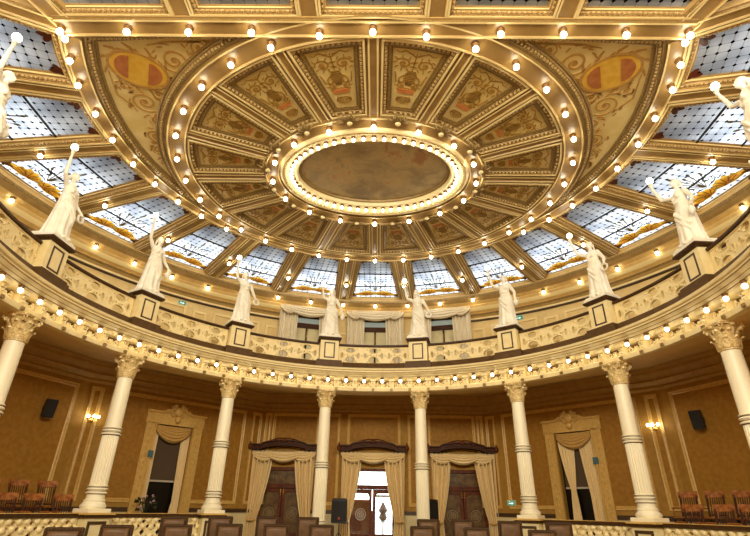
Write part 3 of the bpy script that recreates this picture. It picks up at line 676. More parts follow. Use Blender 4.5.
# ------------------------------------------------------------------ glass ceiling
def ceiling_window(idx, root_loc, rz, pts, motif=True, motif_y=None, fs=1.0):
    w_ = empty('window_%d' % idx, root_loc, rz, kind='structure')
    z0 = ZB + .03 - root_loc[2]; z1 = z0 + .17
    m = MB(); m.frame(pts, [(-.03, z0 + .02), (0, z0)] + [(a * fs, b) for a, b in ((.04, z0), (.05, z0 + .05), (.10, z0 + .06), (.12, z0 + .10), (.17, z0 + .11), (.19, z1 - .02), (.24, z1 - .02), (.25, z1 + .04))] + [(-.03, z1 + .04)]); m.build('window_frame', 'beam', w_)
    m = MB(); m.frame(pts, [(-.03, z0 + .012), (-.03, z0 - .012), (.015, z0 - .012), (.015, z0 + .012)]); m.frame(pts, [(a * fs, b) for a, b in ((.165, z0 + .112), (.165, z0 + .10), (.19, z0 + .10), (.19, z0 + .14))]); m.build('bright_edge_moulding', 'beamlight', w_)
    m = MB(); dent(m, pts, .07 * fs, .10, .055, .05, z0 + .01, z0 + .07); m.build('dentil_row', 'dentil', w_)
    gp = offs(pts, .2 * fs); m = MB(); m.prism(gp, z1 - .01, z1 + .005); m.build('stained_glass', 'glass', w_)
    ys = [p[1] for p in gp]; y0, y1 = min(ys), max(ys)
    def xr(y):
        xs = []
        for i in range(len(gp)):
            a, b = gp[i - 1], gp[i]
            if (a[1] - y) * (b[1] - y) <= 0 and abs(a[1] - b[1]) > 1e-6: xs.append(a[0] + (b[0] - a[0]) * (y - a[1]) / (b[1] - a[1]))
        return min(xs), max(xs)
    m = MB(); nb = 3
    for j in range(1, nb):
        y = y0 + (y1 - y0) * j / nb; a, b = xr(y); m.box(a, b, y - .022, y + .022, z1 - .05, z1 - .012)
    m.build('glazing_bars', 'lead', w_)
    zl = z1 - .025
    if motif:
        my = (motif_y if motif_y is not None else y1); s = -1; my -= .26
        m = MB()
        for sx in (-1, 1):
            for j in range(6):   # shell fan either side of a centre
                a = R(8 + 26 * j) ; L_ = .50 + .06 * math.sin(j)
                disc(m, sx * (.30 + L_ * .5 * math.cos(a)), my + s * (.06 + L_ * .5 * math.sin(a)), L_ * .52, .12, zl - .004 - .001 * j, zl, math.atan2(s * math.sin(a), sx * math.cos(a)))
            disc(m, sx * .74, my + s * .18, .30, .13, zl - .012, zl, -.2 * sx * s); disc(m, sx * .95, my + s * .08, .2, .09, zl - .010, zl)
        m.build('amber_shell_motif', 'amberglass', w_)
        m = MB()
        for sx in (-1, 1):
            for j in range(7): a = R(-5 + 26 * j); ribbon(m, [(sx * (.30 + q_ * math.cos(a)), my + s * (.06 + q_ * math.sin(a))) for q_ in (.05, .25, .5)], .022, zl - .016, zl - .012)
            ribbon(m, [(sx * (.74 + .30 * math.cos(q_)), my + s * (.18 + .13 * math.sin(q_))) for q_ in [2 * PI * j / 18 for j in range(19)]], .018, zl - .018, zl - .013, False)
        m.build('shell_outline', 'amberdark', w_)
        m = MB()
        for sx in (-1, 1):
            pts2 = spiral(sx * .3, my + s * .86, .17, PI / 2 if sx > 0 else PI / 2, 1.5, 22, .15, sx * s)
            ribbon(m, pts2, .03, zl - .01, zl)
            ribbon(m, [(sx * .02, my + s * .5), (sx * .12, my + s * .56), (sx * .3, my + s * .6), (sx * .47, my + s * .7), (sx * .47, my + s * .78)], .04, zl - .01, zl)
            ribbon(m, spiral(sx * .62, my + s * .62, .10, 0, 1.2, 16, .2, -sx * s), .025, zl - .01, zl)
        m.build('scrolled_leading', 'lead', w_)
        m = MB()
        for a, L_ in ((90, 1.35), (72, 1.05), (108, 1.05), (55, .8), (125, .8), (82, .95), (98, .95)):
            a = R(a); ribbon(m, [(L_ * t * math.cos(a) * 1, my + s * (.55 + L_ * t * math.sin(a))) for t in (0, .3, .6, .85, 1)], .035, zl - .008, zl)
            disc(m, L_ * math.cos(a), my + s * (.55 + L_ * math.sin(a)), .09, .04, zl - .008, zl, a * s)
        m.build('grey_plume_motif', 'oliveglass', w_)
    m = MB()
    for px, py in gp[:: max(1, len(gp) // 4)] if False else [(xr(y0 + .04)[0], y0), (xr(y0 + .04)[1], y0), (xr(y1 - .25)[0], y1 - .2), (xr(y1 - .25)[1], y1 - .2)]:
        sg = 1 if px < 0 else -1; sy = 1 if abs(py - y0) < .01 else -1
        disc(m, px + sg * .14, py + sy * .1, .17, .075, zl - .012, zl, sg * sy * .6); disc(m, px + sg * .08, py + sy * .2, .06, .12, zl - .012, zl)
    m.build('garnet_corner_leaves', 'garnet', w_)
    return w_
# one radial pane, local frame: x across, y outward from the hall centre
def radpts(r0=7.34, r1=11.62, hw=.22, a=RIB / 2):
    def side(r, s): 
        ang = R(a) - hw / r; return (s * r * math.sin(ang), r * math.cos(ang))
    q = [side(r0, 1)] + [side(r1, 1)]; out = [(r1 * math.sin(R(a) * t * (1 - .0) * (1 - hw / r1 / R(a))), r1 * math.cos(R(a) * t * (1 - hw / r1 / R(a)))) for t in (.5, 0, -.5)]
    inn = [(r0 * math.sin(R(a) * t * (1 - hw / r0 / R(a))), r0 * math.cos(R(a) * t * (1 - hw / r0 / R(a)))) for t in (-.5, 0, .5)]
    return q + out + [side(r1, -1), side(r0, -1)] + inn
rp = [(x, y - 9.4) for x, y in radpts()]
idx = 1; proto = None
for k in range(-7, 8):
    loc = P(9.4, k * RIB, ZB)
    if proto is None: proto = ceiling_window(idx, loc, -R(k * RIB), rp); 
    else: o = dup(proto, loc, -R(k * RIB)); o.name = 'window_%d' % idx
    idx += 1
for j, (xa, xb) in enumerate(((-6.40, -4.14), (-3.66, -1.54), (-1.06, 1.06), (1.54, 3.66), (4.14, 6.40))):
    cx = (xa + xb) / 2; hw = (xb - xa) / 2; e = .22
    xl = -hw - (1.05 if j == 0 else .0); xr_ = hw + (1.05 if j == 4 else .0)
    pts = [(-hw, 1.9), (xl, -1.9), (xr_, -1.9), (hw, 1.9)]
    ceiling_window(idx, (cx, -5.30, ZB), 0, pts, motif=True, motif_y=-1.5, fs=.55); idx += 1
NW = idx

# ------------------------------------------------------------------ columns
def leafy_capital(mb, h, r):
    mb.lathe([(r, 0), (r * 1.15, .015), (r * 1.15, .04), (r * 1.0, .05), (r * 1.0, h * .5), (r * 1.15, h * .75), (r * 1.45, h * .9), (r * 1.3, h * .92)], 20)
    for row, (z0, z1, rr, out, n, off) in enumerate(((.05, h * .48, r * 1.02, r * .42, 8, 0), (.05 + h * .18, h * .76, r * 1.06, r * .55, 8, .5))):
        for i in range(n):
            a = 2 * PI * (i + off) / n; ca, sa = math.cos(a), math.sin(a); rings = []
            for t in (0, .3, .6, .85, 1, .93):
                z = z0 + (z1 - z0) * (t if t != .93 else .82); o = rr + (.01 + out * t ** 3 if t != .93 else out * 1.05); w_ = r * .42 * math.sin(PI * (.22 + .68 * min(t, 1))) + .01
                c_ = []
                for dx, dr in ((-w_, 0), (-w_ * .5, .018), (0, .03), (w_ * .5, .018), (w_, 0), (0, -.01)):
                    c_.append(((o + dr) * ca - dx * sa, (o + dr) * sa + dx * ca, z))
                rings.append(c_)
            mb.loft(rings, True, True)
    for i in range(4):
        a = PI / 4 + PI / 2 * i; ca, sa = math.cos(a), math.sin(a)
        pts = [(r * 1.55 + .075 * math.cos(q) * (1 - q / 11), h * .80 + .085 * math.sin(q) * (1 - q / 11)) for q in [j * .55 for j in range(17)]]
        for sd in (-.028, .028):
            mb.tube([(x * ca - sd * sa, x * sa + sd * ca, z) for x, z in pts], .021, 5)
        mb.ball((r * 1.55 * ca, r * 1.55 * sa, h * .80), .04, .04, .04, 8, 6)
        b = PI / 2 * i; mb.ball((r * 1.5 * math.cos(b), r * 1.5 * math.sin(b), h * .9), .05, .05, .045, 8, 6)
        mb.tube([(r * 1.15 * math.cos(b + s * .2), r * 1.15 * math.sin(b + s * .2), h * .6) for s in (0,)] + [(r * 1.4 * math.cos(b), r * 1.4 * math.sin(b), h * .8)], .03, 6)
    q = []
    for i in range(4):   # abacus with hollow sides
        a = PI / 4 + PI / 2 * i
        for da, rr in ((-.09, 1.98), (.09, 1.98), (PI / 4, 1.5)): q.append((r * rr * math.cos(a + da), r * rr * math.sin(a + da)))
    mb.prism(q, h * .91, h * .955); mb.prism(offs(q, -.02), h * .955, h)
def column(k, zb, zlow, zhi, label):
    d = (k - 4.5) * DPH; root = empty('column', P(RC, d, zb), -R(d), label, 'column', 'columns carrying the balcony')
    H = 4.7 - zb; b = MB()
    b.bev(-.31, .31, -.31, .31, 0, .10, .012); b.lathe([(.28, .10), (.30, .12), (.31, .155), (.30, .19), (.275, .205), (.262, .23), (.245, .26), (.258, .275), (.258, .295), (.235, .305), (.225, .32)], 32)
    b.build('column_base', 'white', root, smooth=40)
    s = MB(); lo = zlow - zb
    s.lathe([(.22, .32), (.216, lo - .08), (.216, lo - .07)], 32); s.build('pedestal_drum', 'white', root, smooth=40)
    def band(z):
        b = MB(); b.lathe([(.212, z - .10), (.248, z - .095), (.256, z - .075), (.24, z - .06), (.222, z - .05), (.22, z - .02), (.24, z - .01), (.252, z + .01), (.24, z + .03), (.222, z + .04), (.22, z + .06), (.24, z + .07), (.246, z + .085), (.228, z + .1), (.212, z + .1)], 32)
        return b
    for z in (lo, zhi - zb): band(z).build('band', 'white', root, smooth=35)
    for z in (lo, zhi - zb):
        b = MB()
        for dz in (-.106, -.036, .05): b.lathe([(.21, z + dz - .006), (.232, z + dz - .005), (.232, z + dz + .005), (.21, z + dz + .006)], 32)
        b.build('gilt_line', 'framebrown', root)
    f = MB(); nfl = 20
    f.lathe([(.208, lo + .1), (.216, lo + .13), (.214, zhi - zb - .13), (.208, zhi - zb - .1)], 120, flute=lambda a: 1 - .055 * abs(math.sin(a * nfl / 2)) ** .7 * 1.0 if False else 1 - .11 * (1 - abs(math.sin(a * nfl / 2)) ** .7))
    f.build('fluted_shaft', 'white', root, smooth=60)
    f = MB(); f.lathe([(.208, zhi - zb + .1), (.206, (zhi - zb + H) / 2), (.196, H - .06), (.196, H)], 32); f.build('plain_shaft', 'white', root, smooth=40)
    c = MB(); leafy_capital(c, .61, .198); c.build('capital', 'capital', root, smooth=40, tf=Matrix.Translation((0, 0, H)))
names = {1: 'leftmost in view, cut by the photo edge', 2: 'second from the left, beside the window on the left', 3: 'third from the left, between left window and left door', 4: 'left of the pair at the open entrance door', 5: 'right of the pair at the open entrance door', 6: 'third from the right, with an exit sign behind its foot', 7: 'second from the right, beside the right wall lamp', 8: 'rightmost in view, cut by the photo edge'}
for k in range(1, 9):
    if k in (4, 5): column(k, .3, 1.05, 2.82, 'tall white banded column, ' + names[k])
    else: column(k, 1.302, 1.84, 3.27, 'white column on the balustrade, ' + names[k])

# ------------------------------------------------------------------ curves with holes
def holed(outer, holes, th):
    cu = bpy.data.curves.new('t', 'CURVE'); cu.dimensions = '2D'; cu.fill_mode = 'BOTH'; cu.extrude = th / 2
    for pts in [outer] + holes:
        s = cu.splines.new('POLY'); s.points.add(len(pts) - 1); s.use_cyclic_u = True
        for p, (x, y) in zip(s.points, pts): p.co = (x, y, 0, 1)
    o = bpy.data.objects.new('t', cu); COL.objects.link(o); dg = bpy.context.evaluated_depsgraph_get()
    me = bpy.data.meshes.new_from_object(o.evaluated_get(dg)); vs = [tuple(v.co) for v in me.vertices]; fs = [tuple(p.vertices) for p in me.polygons]
    bpy.data.objects.remove(o); bpy.data.curves.remove(cu); bpy.data.meshes.remove(me); return vs, fs
def oval(cx, cy, rx, ry, n=18, a0=0, a1=360): return [(cx + rx * math.cos(R(a0 + (a1 - a0) * k / n)), cy + ry * math.sin(R(a0 + (a1 - a0) * k / n))) for k in range(n + (0 if a1 - a0 == 360 else 1))]
BW = 2.68; NM = 3; MW = BW / NM; BH = .64
def upper_module():
    w_, h = MW, BH
    outer = [(-w_ / 2, 0), (w_ / 2, 0), (w_ / 2, h), (-w_ / 2, h)]
    holes = [oval(0, .155, .19, .125), oval(0, h - .125, .17, .095)]
    for s in (-1, 1): holes.append(oval(s * .31, h * .5, .055, .11, 14))
    holes += [oval(s * .105, h * .51, .028, .03, 8) for s in (-1, 1)]
    v, f = holed(outer, holes, .07); return v, f, holes
uv_, uf_, uh_ = upper_module()
def bendm(x, y, off, R0): a = x / R0; return ((R0 + off) * math.sin(a), (R0 + off) * math.cos(a) - R0, y)
def upper_balustrade(j):
    d = (j - 4) * DPH; side = {0: 'leftmost bay, before the first full statue', 8: 'rightmost bay, at the photo edge'}
    lab = 'pierced cream balcony balustrade, ' + ('middle bay above the entrance' if j == 4 else side.get(j, '%s bay to the %s of the middle one' % (ordw(abs(j - 4)), 'left' if j < 4 else 'right')))
    root = empty('balcony_balustrade', P(RC, d, 6.365), -R(d), lab, 'balustrade', 'pierced balcony balustrade bays'); p = MB(); tr = MB()
    for i in range(NM):
        x0 = (i - (NM - 1) / 2) * MW
        p.add([bendm(x + x0, y, z, RC) for x, y, z in uv_], uf_)
        for hl in uh_[:4]:
            q = [bendm(x + x0, y, -.04, RC) for x, y in hl]; tr.tube(q + [q[0], q[1]], .013, 5, False)
        for sx in (-1, 1):
            tr.tube([bendm(x0 + sx * x, y, -.05, RC) for x, y in spiral(.215, .32, .045, 0, 1.3, 12, .2, sx)], .012, 5)
            for yy in (.08, .56): tr.ball(bendm(x0 + sx * .235, yy, -.045, RC), .035, .02, .035, 8, 5)
        tr.ball(bendm(x0 + MW / 2, .32, -.045, RC), .03, .02, .05, 8, 5); tr.ball(bendm(x0, .32, -.045, RC), .035, .02, .03, 8, 5)
    for y0, y1 in ((0, .03), (BH - .03, BH)):
        n = 16; tr.loft([[bendm(-BW / 2 + BW * k / n, y, o, RC) for o, y in ((-.055, y0), (.055, y0), (.055, y1), (-.055, y1))] for k in range(n + 1)])
    p.build('pierced_panel', 'cream', root); tr.build('relief_trim', 'creamgilt', root)
    hr = MB(); n = 16
    hr.loft([[bendm(-BW / 2 + BW * k / n, y, o, RC) for o, y in ((-.07, BH), (.07, BH), (.1, BH + .03), (.1, BH + .08), (.07, BH + .1), (-.07, BH + .1), (-.1, BH + .08), (-.1, BH + .03))] for k in range(n + 1)]); hr.build('handrail', 'railbrown', root)
for j in range(9): upper_balustrade(j)

def pname(k): return ['nearest on the far left', 'first full one from the left', 'second from the left', 'third from the left', 'left of the middle pair', 'right of the middle pair', 'third from the right', 'second from the right', 'rightmost full one', 'nearest on the far right'][k]
def pedestal(k):
    d = (k - 4.5) * DPH; root = empty('statue_pedestal', P(RC, d, 6.372), -R(d), 'cream balcony pedestal with dark framed panel, under the statue %s' % pname(k), 'pedestal', 'statue pedestals on the balcony')
    b = MB(); b.bev(-.36, .36, -.30, .30, 0, .04, .01); b.bev(-.34, .34, -.27, .27, .04, .78, .012); b.build('pedestal_body', 'cream', root)
    f = MB()
    for sy in (-1, 1):
        q = [(-.2, .1), (.2, .1), (.2, .7), (-.2, .7)]; y = -.27 * 1
        if sy < 0: f.loft([[(a, yy, c) for a, c in offs(q, dd)] for dd, yy in ((0, y), (0, y - .012), (.045, y - .012), (.045, y), (0, y))], True, False)
    f.build('dark_panel_frame', 'framebrown', root)
    c = MB(); c.loft([[(-a, -e, z), (a, -e, z), (a, e, z), (-a, e, z)] for a, e, z in ((.35, .28, .78), (.40, .34, .80), (.43, .37, .84), (.43, .37, .875), (.40, .34, .898))]); c.build('dark_cap', 'railbrown', root)
for k in range(10): pedestal(k)

# ------------------------------------------------------------------ statues
def remeshed(mb, vox, smooth=4):
    me = bpy.data.meshes.new('t'); me.from_pydata(mb.v, [], mb.f); fixn(me); o = bpy.data.objects.new('t', me); COL.objects.link(o)
    md = o.modifiers.new('r', 'REMESH'); md.mode = 'VOXEL'; md.voxel_size = vox; md.use_smooth_shade = True
    if smooth: s = o.modifiers.new('s', 'SMOOTH'); s.factor = .5; s.iterations = smooth
    dg = bpy.context.evaluated_depsgraph_get(); r = bpy.data.meshes.new_from_object(o.evaluated_get(dg)); bpy.data.objects.remove(o); bpy.data.meshes.remove(me)
    for p in r.polygons: p.use_smooth = True
    return r
def figure(E, H, seed, L2=(.36, .02, 1.34), L3=(.42, -.12, 1.1), head=0.0):
    rnd = random.Random(seed); mb = MB(); n = 64; ph = rnd.random() * 6
    secs = [(.10, .35, .30, 0, 0), (.16, .34, .29, 0, 0), (.35, .30, .26, 0, 0), (.6, .28, .24, .01, -.01), (.85, .265, .23, .02, -.02), (1.05, .25, .205, .02, -.02), (1.18, .225, .18, .015, -.01), (1.24, .215, .175, .01, 0), (1.28, .20, .16, .01, 0), (1.36, .165, .13, 0, 0), (1.43, .17, .14, 0, 0), (1.53, .19, .155, 0, -.01), (1.62, .20, .14, 0, 0), (1.69, .17, .11, 0, 0), (1.73, .10, .085, 0, 0), (1.75, .07, .07, 0, 0)]
    rings = []
    for z, rx, ry, ox, oy in secs:
        am = .085 * max(0, (1.22 - z) / 1.1) ** .6 if z < 1.22 else (.03 if z < 1.5 else .0); fr = 11
        rings.append([(ox + rx * math.cos(a) * (1 + am * math.sin(fr * a + ph + 1.2 * math.sin(z * 2)) + am * .6 * math.sin(5 * a + ph * 2)), oy + ry * math.sin(a) * (1 + am * math.sin(fr * a + ph + 1.2 * math.sin(z * 2)) + am * .6 * math.sin(5 * a + ph * 2)), z) for a in [2 * PI * i / n for i in range(n)]])
    mb.loft(rings)
    kx = rnd.choice((-.1, .1)); mb.tube([(kx, -.13, 1.05), (kx * 1.1, -.2, .68), (kx * .8, -.14, .3)], [.1, .085, .06], 12)   # advanced knee
    mb.tube([(-kx * .8, -.24, .12), (-kx * .8, -.38, .11)], [.05, .035], 8); mb.tube([(kx, -.26, .12), (kx, -.4, .11)], [.05, .035], 8)
    for s in (-1, 1): mb.ball((s * .075, -.12, 1.52), .07, .06, .065, 12, 8)
    mb.lathe([(.17, 1.33), (.185, 1.35), (.185, 1.375), (.17, 1.39)], 24)   # girdle
    mb.tube([(-.2, -.1, 1.18), (-.05, -.25, 1.0), (.12, -.26, .8), (.26, -.14, .6)], [.03, .045, .045, .03], 8)   # thrown mantle fold
    mb.tube([(-.22, -.06, 1.12), (-.08, -.24, .9), (.1, -.26, .66), (.24, -.16, .45)], [.02, .035, .035, .02], 8)
    mb.tube([(.2, .04, 1.66), (.06, -.13, 1.6), (-.1, -.15, 1.45), (-.17, -.05, 1.38)], [.035, .03, .03, .025], 8)
    for s in (-1, 1): mb.ball((s * .19, 0, 1.645), .075, .07, .065, 12, 8)
    hx, hy = head, -.03
    mb.tube([(0, 0, 1.70), (hx * .5, -.01, 1.8), (hx, hy, 1.88)], [.07, .057, .06], 12)
    mb.ball((hx, hy, 1.955), .088, .105, .125, 20, 14); mb.ball((hx, hy - .055, 1.90), .055, .055, .06, 12, 8)
    mb.tube([(hx, hy - .09, 1.985), (hx, hy - .125, 1.94), (hx, hy - .098, 1.93)], [.014, .02, .012], 8)   # nose
    mb.ball((hx, hy - .1, 1.90), .03, .02, .012, 8, 6); mb.ball((hx, hy + .02, 2.0), .105, .11, .10, 18, 12); mb.ball((hx, hy + .13, 1.98), .065, .06, .06, 12, 8)
    for s in (-1, 1):
        mb.ball((hx + s * .09, hy + .005, 1.95), .018, .025, .035, 8, 6); mb.ball((hx + s * .036, hy - .095, 1.965), .018, .012, .012, 8, 6); mb.tube([(hx + s * .1, hy + .05, 1.96), (hx + s * .1, .06, 1.8), (hx + s * .12, .02, 1.68)], [.03, .025, .02], 8)
    for sh, e, h in (((-.2, 0, 1.65), E, H), ((.2, 0, 1.64), L2, L3)):
        sh, e, h = Vector(sh), Vector(e), Vector(h)
        mb.tube([sh, sh.lerp(e, .5), e, e.lerp(h, .25), e.lerp(h, .6), h], [.068, .062, .05, .052, .043, .03], 12)
        d = (h - e).normalized(); q = d.cross(Vector((0, 1, 0))).normalized(); p2 = d.cross(q)
        pc = h + d * .05; mb.tube([h - d * .01, h + d * .04, h + d * .085], [.03, .042, .036], 10)
        for i in range(4):
            b = h + d * .075 + q * (-.03 + .02 * i); ln = (.07, .08, .075, .06)[i]; mb.tube([b, b + d * ln * .5 + p2 * .012, b + d * ln * .75 + p2 * .04], [.0125, .0115, .009], 6)
        b = h + d * .02 + q * .036; mb.tube([b, b + q * .03 + d * .025, b + q * .028 + d * .06 + p2 * .02], [.014, .012, .01], 6)
    return remeshed(mb, .0125, 2)
TX = [-.62, -.54, -.47, -.44, -.38, -.48, -.50, -.58, -.66, -.72]
TZ = [2.5, 2.60, 2.68, 2.58, 2.25, 2.52, 2.56, 2.62, 2.6, 2.68]
for k in range(10):
    d = (k - 4.5) * DPH
    lab = ['white plaster torch bearer at the far left edge, only her raised lamp hand in view', 'large white torch statue on the first full pedestal from the left', 'white torch statue on the second pedestal from the left, arm bent to her head', 'white robed torch statue on the third pedestal from the left', 'white robed torch statue left of the middle balcony bay, lamp held low', 'white robed torch statue right of the middle balcony bay', 'white robed torch statue on the third pedestal from the right, near a green exit sign', 'white robed torch statue on the second pedestal from the right, ball lamp at arm length', 'large white torch statue on the rightmost full pedestal, arm stretched sideways', 'white torch statue at the right photo edge, seen by her bent lamp arm'][k]
    root = empty('torch_statue', P(RC, d, 7.275), -R(d), lab, 'statue', 'torch statues on the balcony')
    tx, tz = TX[k], TZ[k]; H = (tx, -.16, tz - .30); E = (min(-.34, tx * .82), -.08, min(1.86, max(1.66, tz - .80)))
    me = figure(E, H, 10 + k, head=(-.03 if k % 2 else .02), L3=(.40 + .03 * (k % 3), -.14, 1.08 + .03 * (k % 2)))
    me.materials.append(M['marble']); o = bpy.data.objects.new('robed_figure', me); COL.objects.link(o); o.parent = root
    b = MB(); b.loft([[(s * a, -e, z), (a, -e, z), (a, e, z), (-a, e, z)] if False else [(-a, -e, z), (a, -e, z), (a, e, z), (-a, e, z)] for s, a, e, z in ((1, .40, .34, .002), (1, .40, .34, .06), (1, .35, .30, .11), (1, .35, .30, .13))]); b.build('statue_plinth', 'marble', root)
    t = MB(); t.lathe([(.012, -.16), (.022, -.1), (.025, .05), (.05, .12), (.055, .16), (.03, .17)], 12); th = t.build('torch', 'marble', root, smooth=40, tf=Matrix.Translation(H))
    gl = MB(); gl.ball((H[0], H[1], H[2] + .245), .085, .085, .095, 14, 10); gl.build('torch_lamp', 'bulb', th, smooth=True)
    wv = MB()
    hx, hy, hz = .44, -.17, .95
    if k % 2: 
        wv.tube([(hx + .1 * math.cos(a), hy, hz + .1 * math.sin(a)) for a in [2 * PI * i / 16 for i in range(17)]], [.028 + .008 * (i % 2) for i in range(17)], 6)
        wv.build('carved_wreath', 'marble', root, smooth=True)
    else:
        wv.lathe([(.03, 0), (.05, .02), (.085, .1), (.08, .16), (.035, .22), (.03, .27), (.05, .3)], 14, (hx, hy, hz - .2)); wv.tube([(hx + .04, hy, hz + .06), (hx + .12, hy, hz + .02), (hx + .08, hy, hz - .06)], .012, 6)
        wv.build('carved_jug', 'marble', root, smooth=40)

# ------------------------------------------------------------------ lower balustrade
def low_module():
    w_, h = .42, .70
    outer = [(-w_ / 2, 0), (w_ / 2, 0), (w_ / 2, h), (-w_ / 2, h)]; holes = []
    def dia(cx, cy, a, b): return [(cx - a, cy), (cx, cy - b), (cx + a, cy), (cx, cy + b)]
    for cx, cy, a, b in ((0, .60, .065, .06), (0, .34, .07, .09), (0, .1, .05, .055)): holes.append(dia(cx, cy, a, b))
    for s in (-1, 1):
        for cy in (.48, .21): holes.append(dia(s * .125, cy, .055, .07))
    v, f = holed(outer, holes, .07); return v, f
lv_, lf_ = low_module()
def low_balustrade(j):
    d = (j - 4) * DPH; sd = 'left' if j < 4 else 'right'
    root = empty('floor_balustrade', P(RC, d, .302), -R(d), 'pierced cream lower balustrade at the bottom %s, %s' % (sd, {2: 'bay nearest the entrance', 1: 'bay in front of the slatted chairs', 0: 'bay at the photo edge'}[4 - abs(j - 4) - 0 if False else {3: 1, 2: 2, 4: 0}[abs(j - 4)]]), 'balustrade', 'lower balustrade bays')
    p = MB(); b = MB(); BWL = 2.72; nm = 6; mw = BWL / nm
    for i in range(nm):
        x0 = (i - (nm - 1) / 2) * mw; p.use('cream').add([bendm(x * mw / .42 + x0, y + .2, z, RC) for x, y, z in lv_], lf_)
        for (x, y) in ((mw / 2, .43), (mw / 2, .66), (mw / 2, .22), (-mw / 4 - .01, .83), (mw / 4 + .01, .83), (0, .68)):
            x_, y_, z_ = bendm(x0 + x, y, -.045, RC); p.use('cream').ball((x_, y_, z_), .075, .045, .07, 10, 6)
    n = 16
    p.use('cream').loft([[bendm(-BWL / 2 + BWL * k / n, y, o, RC) for o, y in ((-.09, 0), (.09, 0), (.09, .2), (-.09, .2))] for k in range(n + 1)])
    p.build('pierced_panel', None, root, smooth=40)
    hr = MB(); hr.loft([[bendm(-BWL / 2 + BWL * k / n, y, o, RC) for o, y in ((-.09, .90), (.09, .90), (.12, .93), (.12, .988), (-.12, .988), (-.12, .93))] for k in range(n + 1)]); hr.build('handrail', 'railbrown', root)
    hc = MB(); hc.loft([[bendm(-BWL / 2 + BWL * k / n, y, o, RC) for o, y in ((-.13, .988), (.13, .988), (.13, 1.0), (-.13, 1.0))] for k in range(n + 1)]); hc.build('handrail_cap', 'walltrim', root)
for j in (0, 1, 2, 6, 7, 8)[0:6]:
    if j in (2, 6): j2 = j
    low_balustrade({0: 0, 1: 1, 2: 2, 6: 6, 7: 7, 8: 8}[j])
for k in (0, 1, 2, 3, 6, 7, 8, 9):
    d = (k - 4.5) * DPH; root = empty('column_pedestal', P(RC, d, .302), -R(d), 'cream balustrade pedestal with dark frame under the %s column' % {0: 'hidden far left', 1: 'leftmost', 2: 'second from left', 3: 'third from left', 6: 'third from right', 7: 'second from right', 8: 'rightmost', 9: 'hidden far right'}[k], 'pedestal', 'pedestals under the balustrade columns')
    b = MB(); b.bev(-.33, .33, -.31, .31, 0, .9, .01); b.build('pedestal_body', 'dado', root)
    f = MB(); q = [(-.25, .12), (.25, .12), (.25, .82), (-.25, .82)]; f.loft([[(a, yy, c) for a, c in offs(q, dd)] for dd, yy in ((0, -.31), (0, -.325), (.07, -.325), (.07, -.31), (0, -.31))], True, False); f.build('dark_panel_frame', 'framebrown', root)
    f = MB(); f.box(-.38, .38, -.36, .36, .9, .965); f.build('dark_cap', 'railbrown', root)
    f = MB(); f.box(-.41, .41, -.39, .39, .965, .998); f.build('cap_edge', 'walltrim', root)

# ------------------------------------------------------------------ doors, lobby and outside
m = MB(); m.box(-30, 30, 11.9, 60, -.12, -.02); m.build('ground', 'paving', kind='structure')
m = MB()   # dark lobbies behind the side doors
for x in (-3.65, 3.65):
    m.box(x - 1.25, x + 1.25, 13.2, 13.3, 0, 3.6); m.box(x - 1.3, x - 1.2, 11.75, 13.3, 0, 3.6); m.box(x + 1.2, x + 1.3, 11.75, 13.3, 0, 3.6); m.box(x - 1.3, x + 1.3, 11.75, 13.3, 3.5, 3.6)
m.build('wall_lobby', 'wood', kind='structure')
for nm, (A_, rz_), cx in (('wall_blocker_left', ((-9.6, 6.4), rzl), 3.2), ('wall_blocker_right', ((4.7, 11.4), rzr), 3.8)):  # unseen boxes added behind the side windows to keep outside light out
    T = Matrix.Translation((*A_, 0)) @ Matrix.Rotation(rz_, 4, 'Z'); m = MB()
    m.box(cx - 1, cx + 1, 1.2, 1.3, .2, 4.4, T); m.box(cx - 1.1, cx - 1, .32, 1.3, .2, 4.4, T); m.box(cx + 1, cx + 1.1, .32, 1.3, .2, 4.4, T); m.box(cx - 1, cx + 1, .32, 1.3, 4.3, 4.4, T); m.box(cx - 1, cx + 1, .32, 1.3, .2, .3, T)
    m.build(nm, 'night', kind='structure')
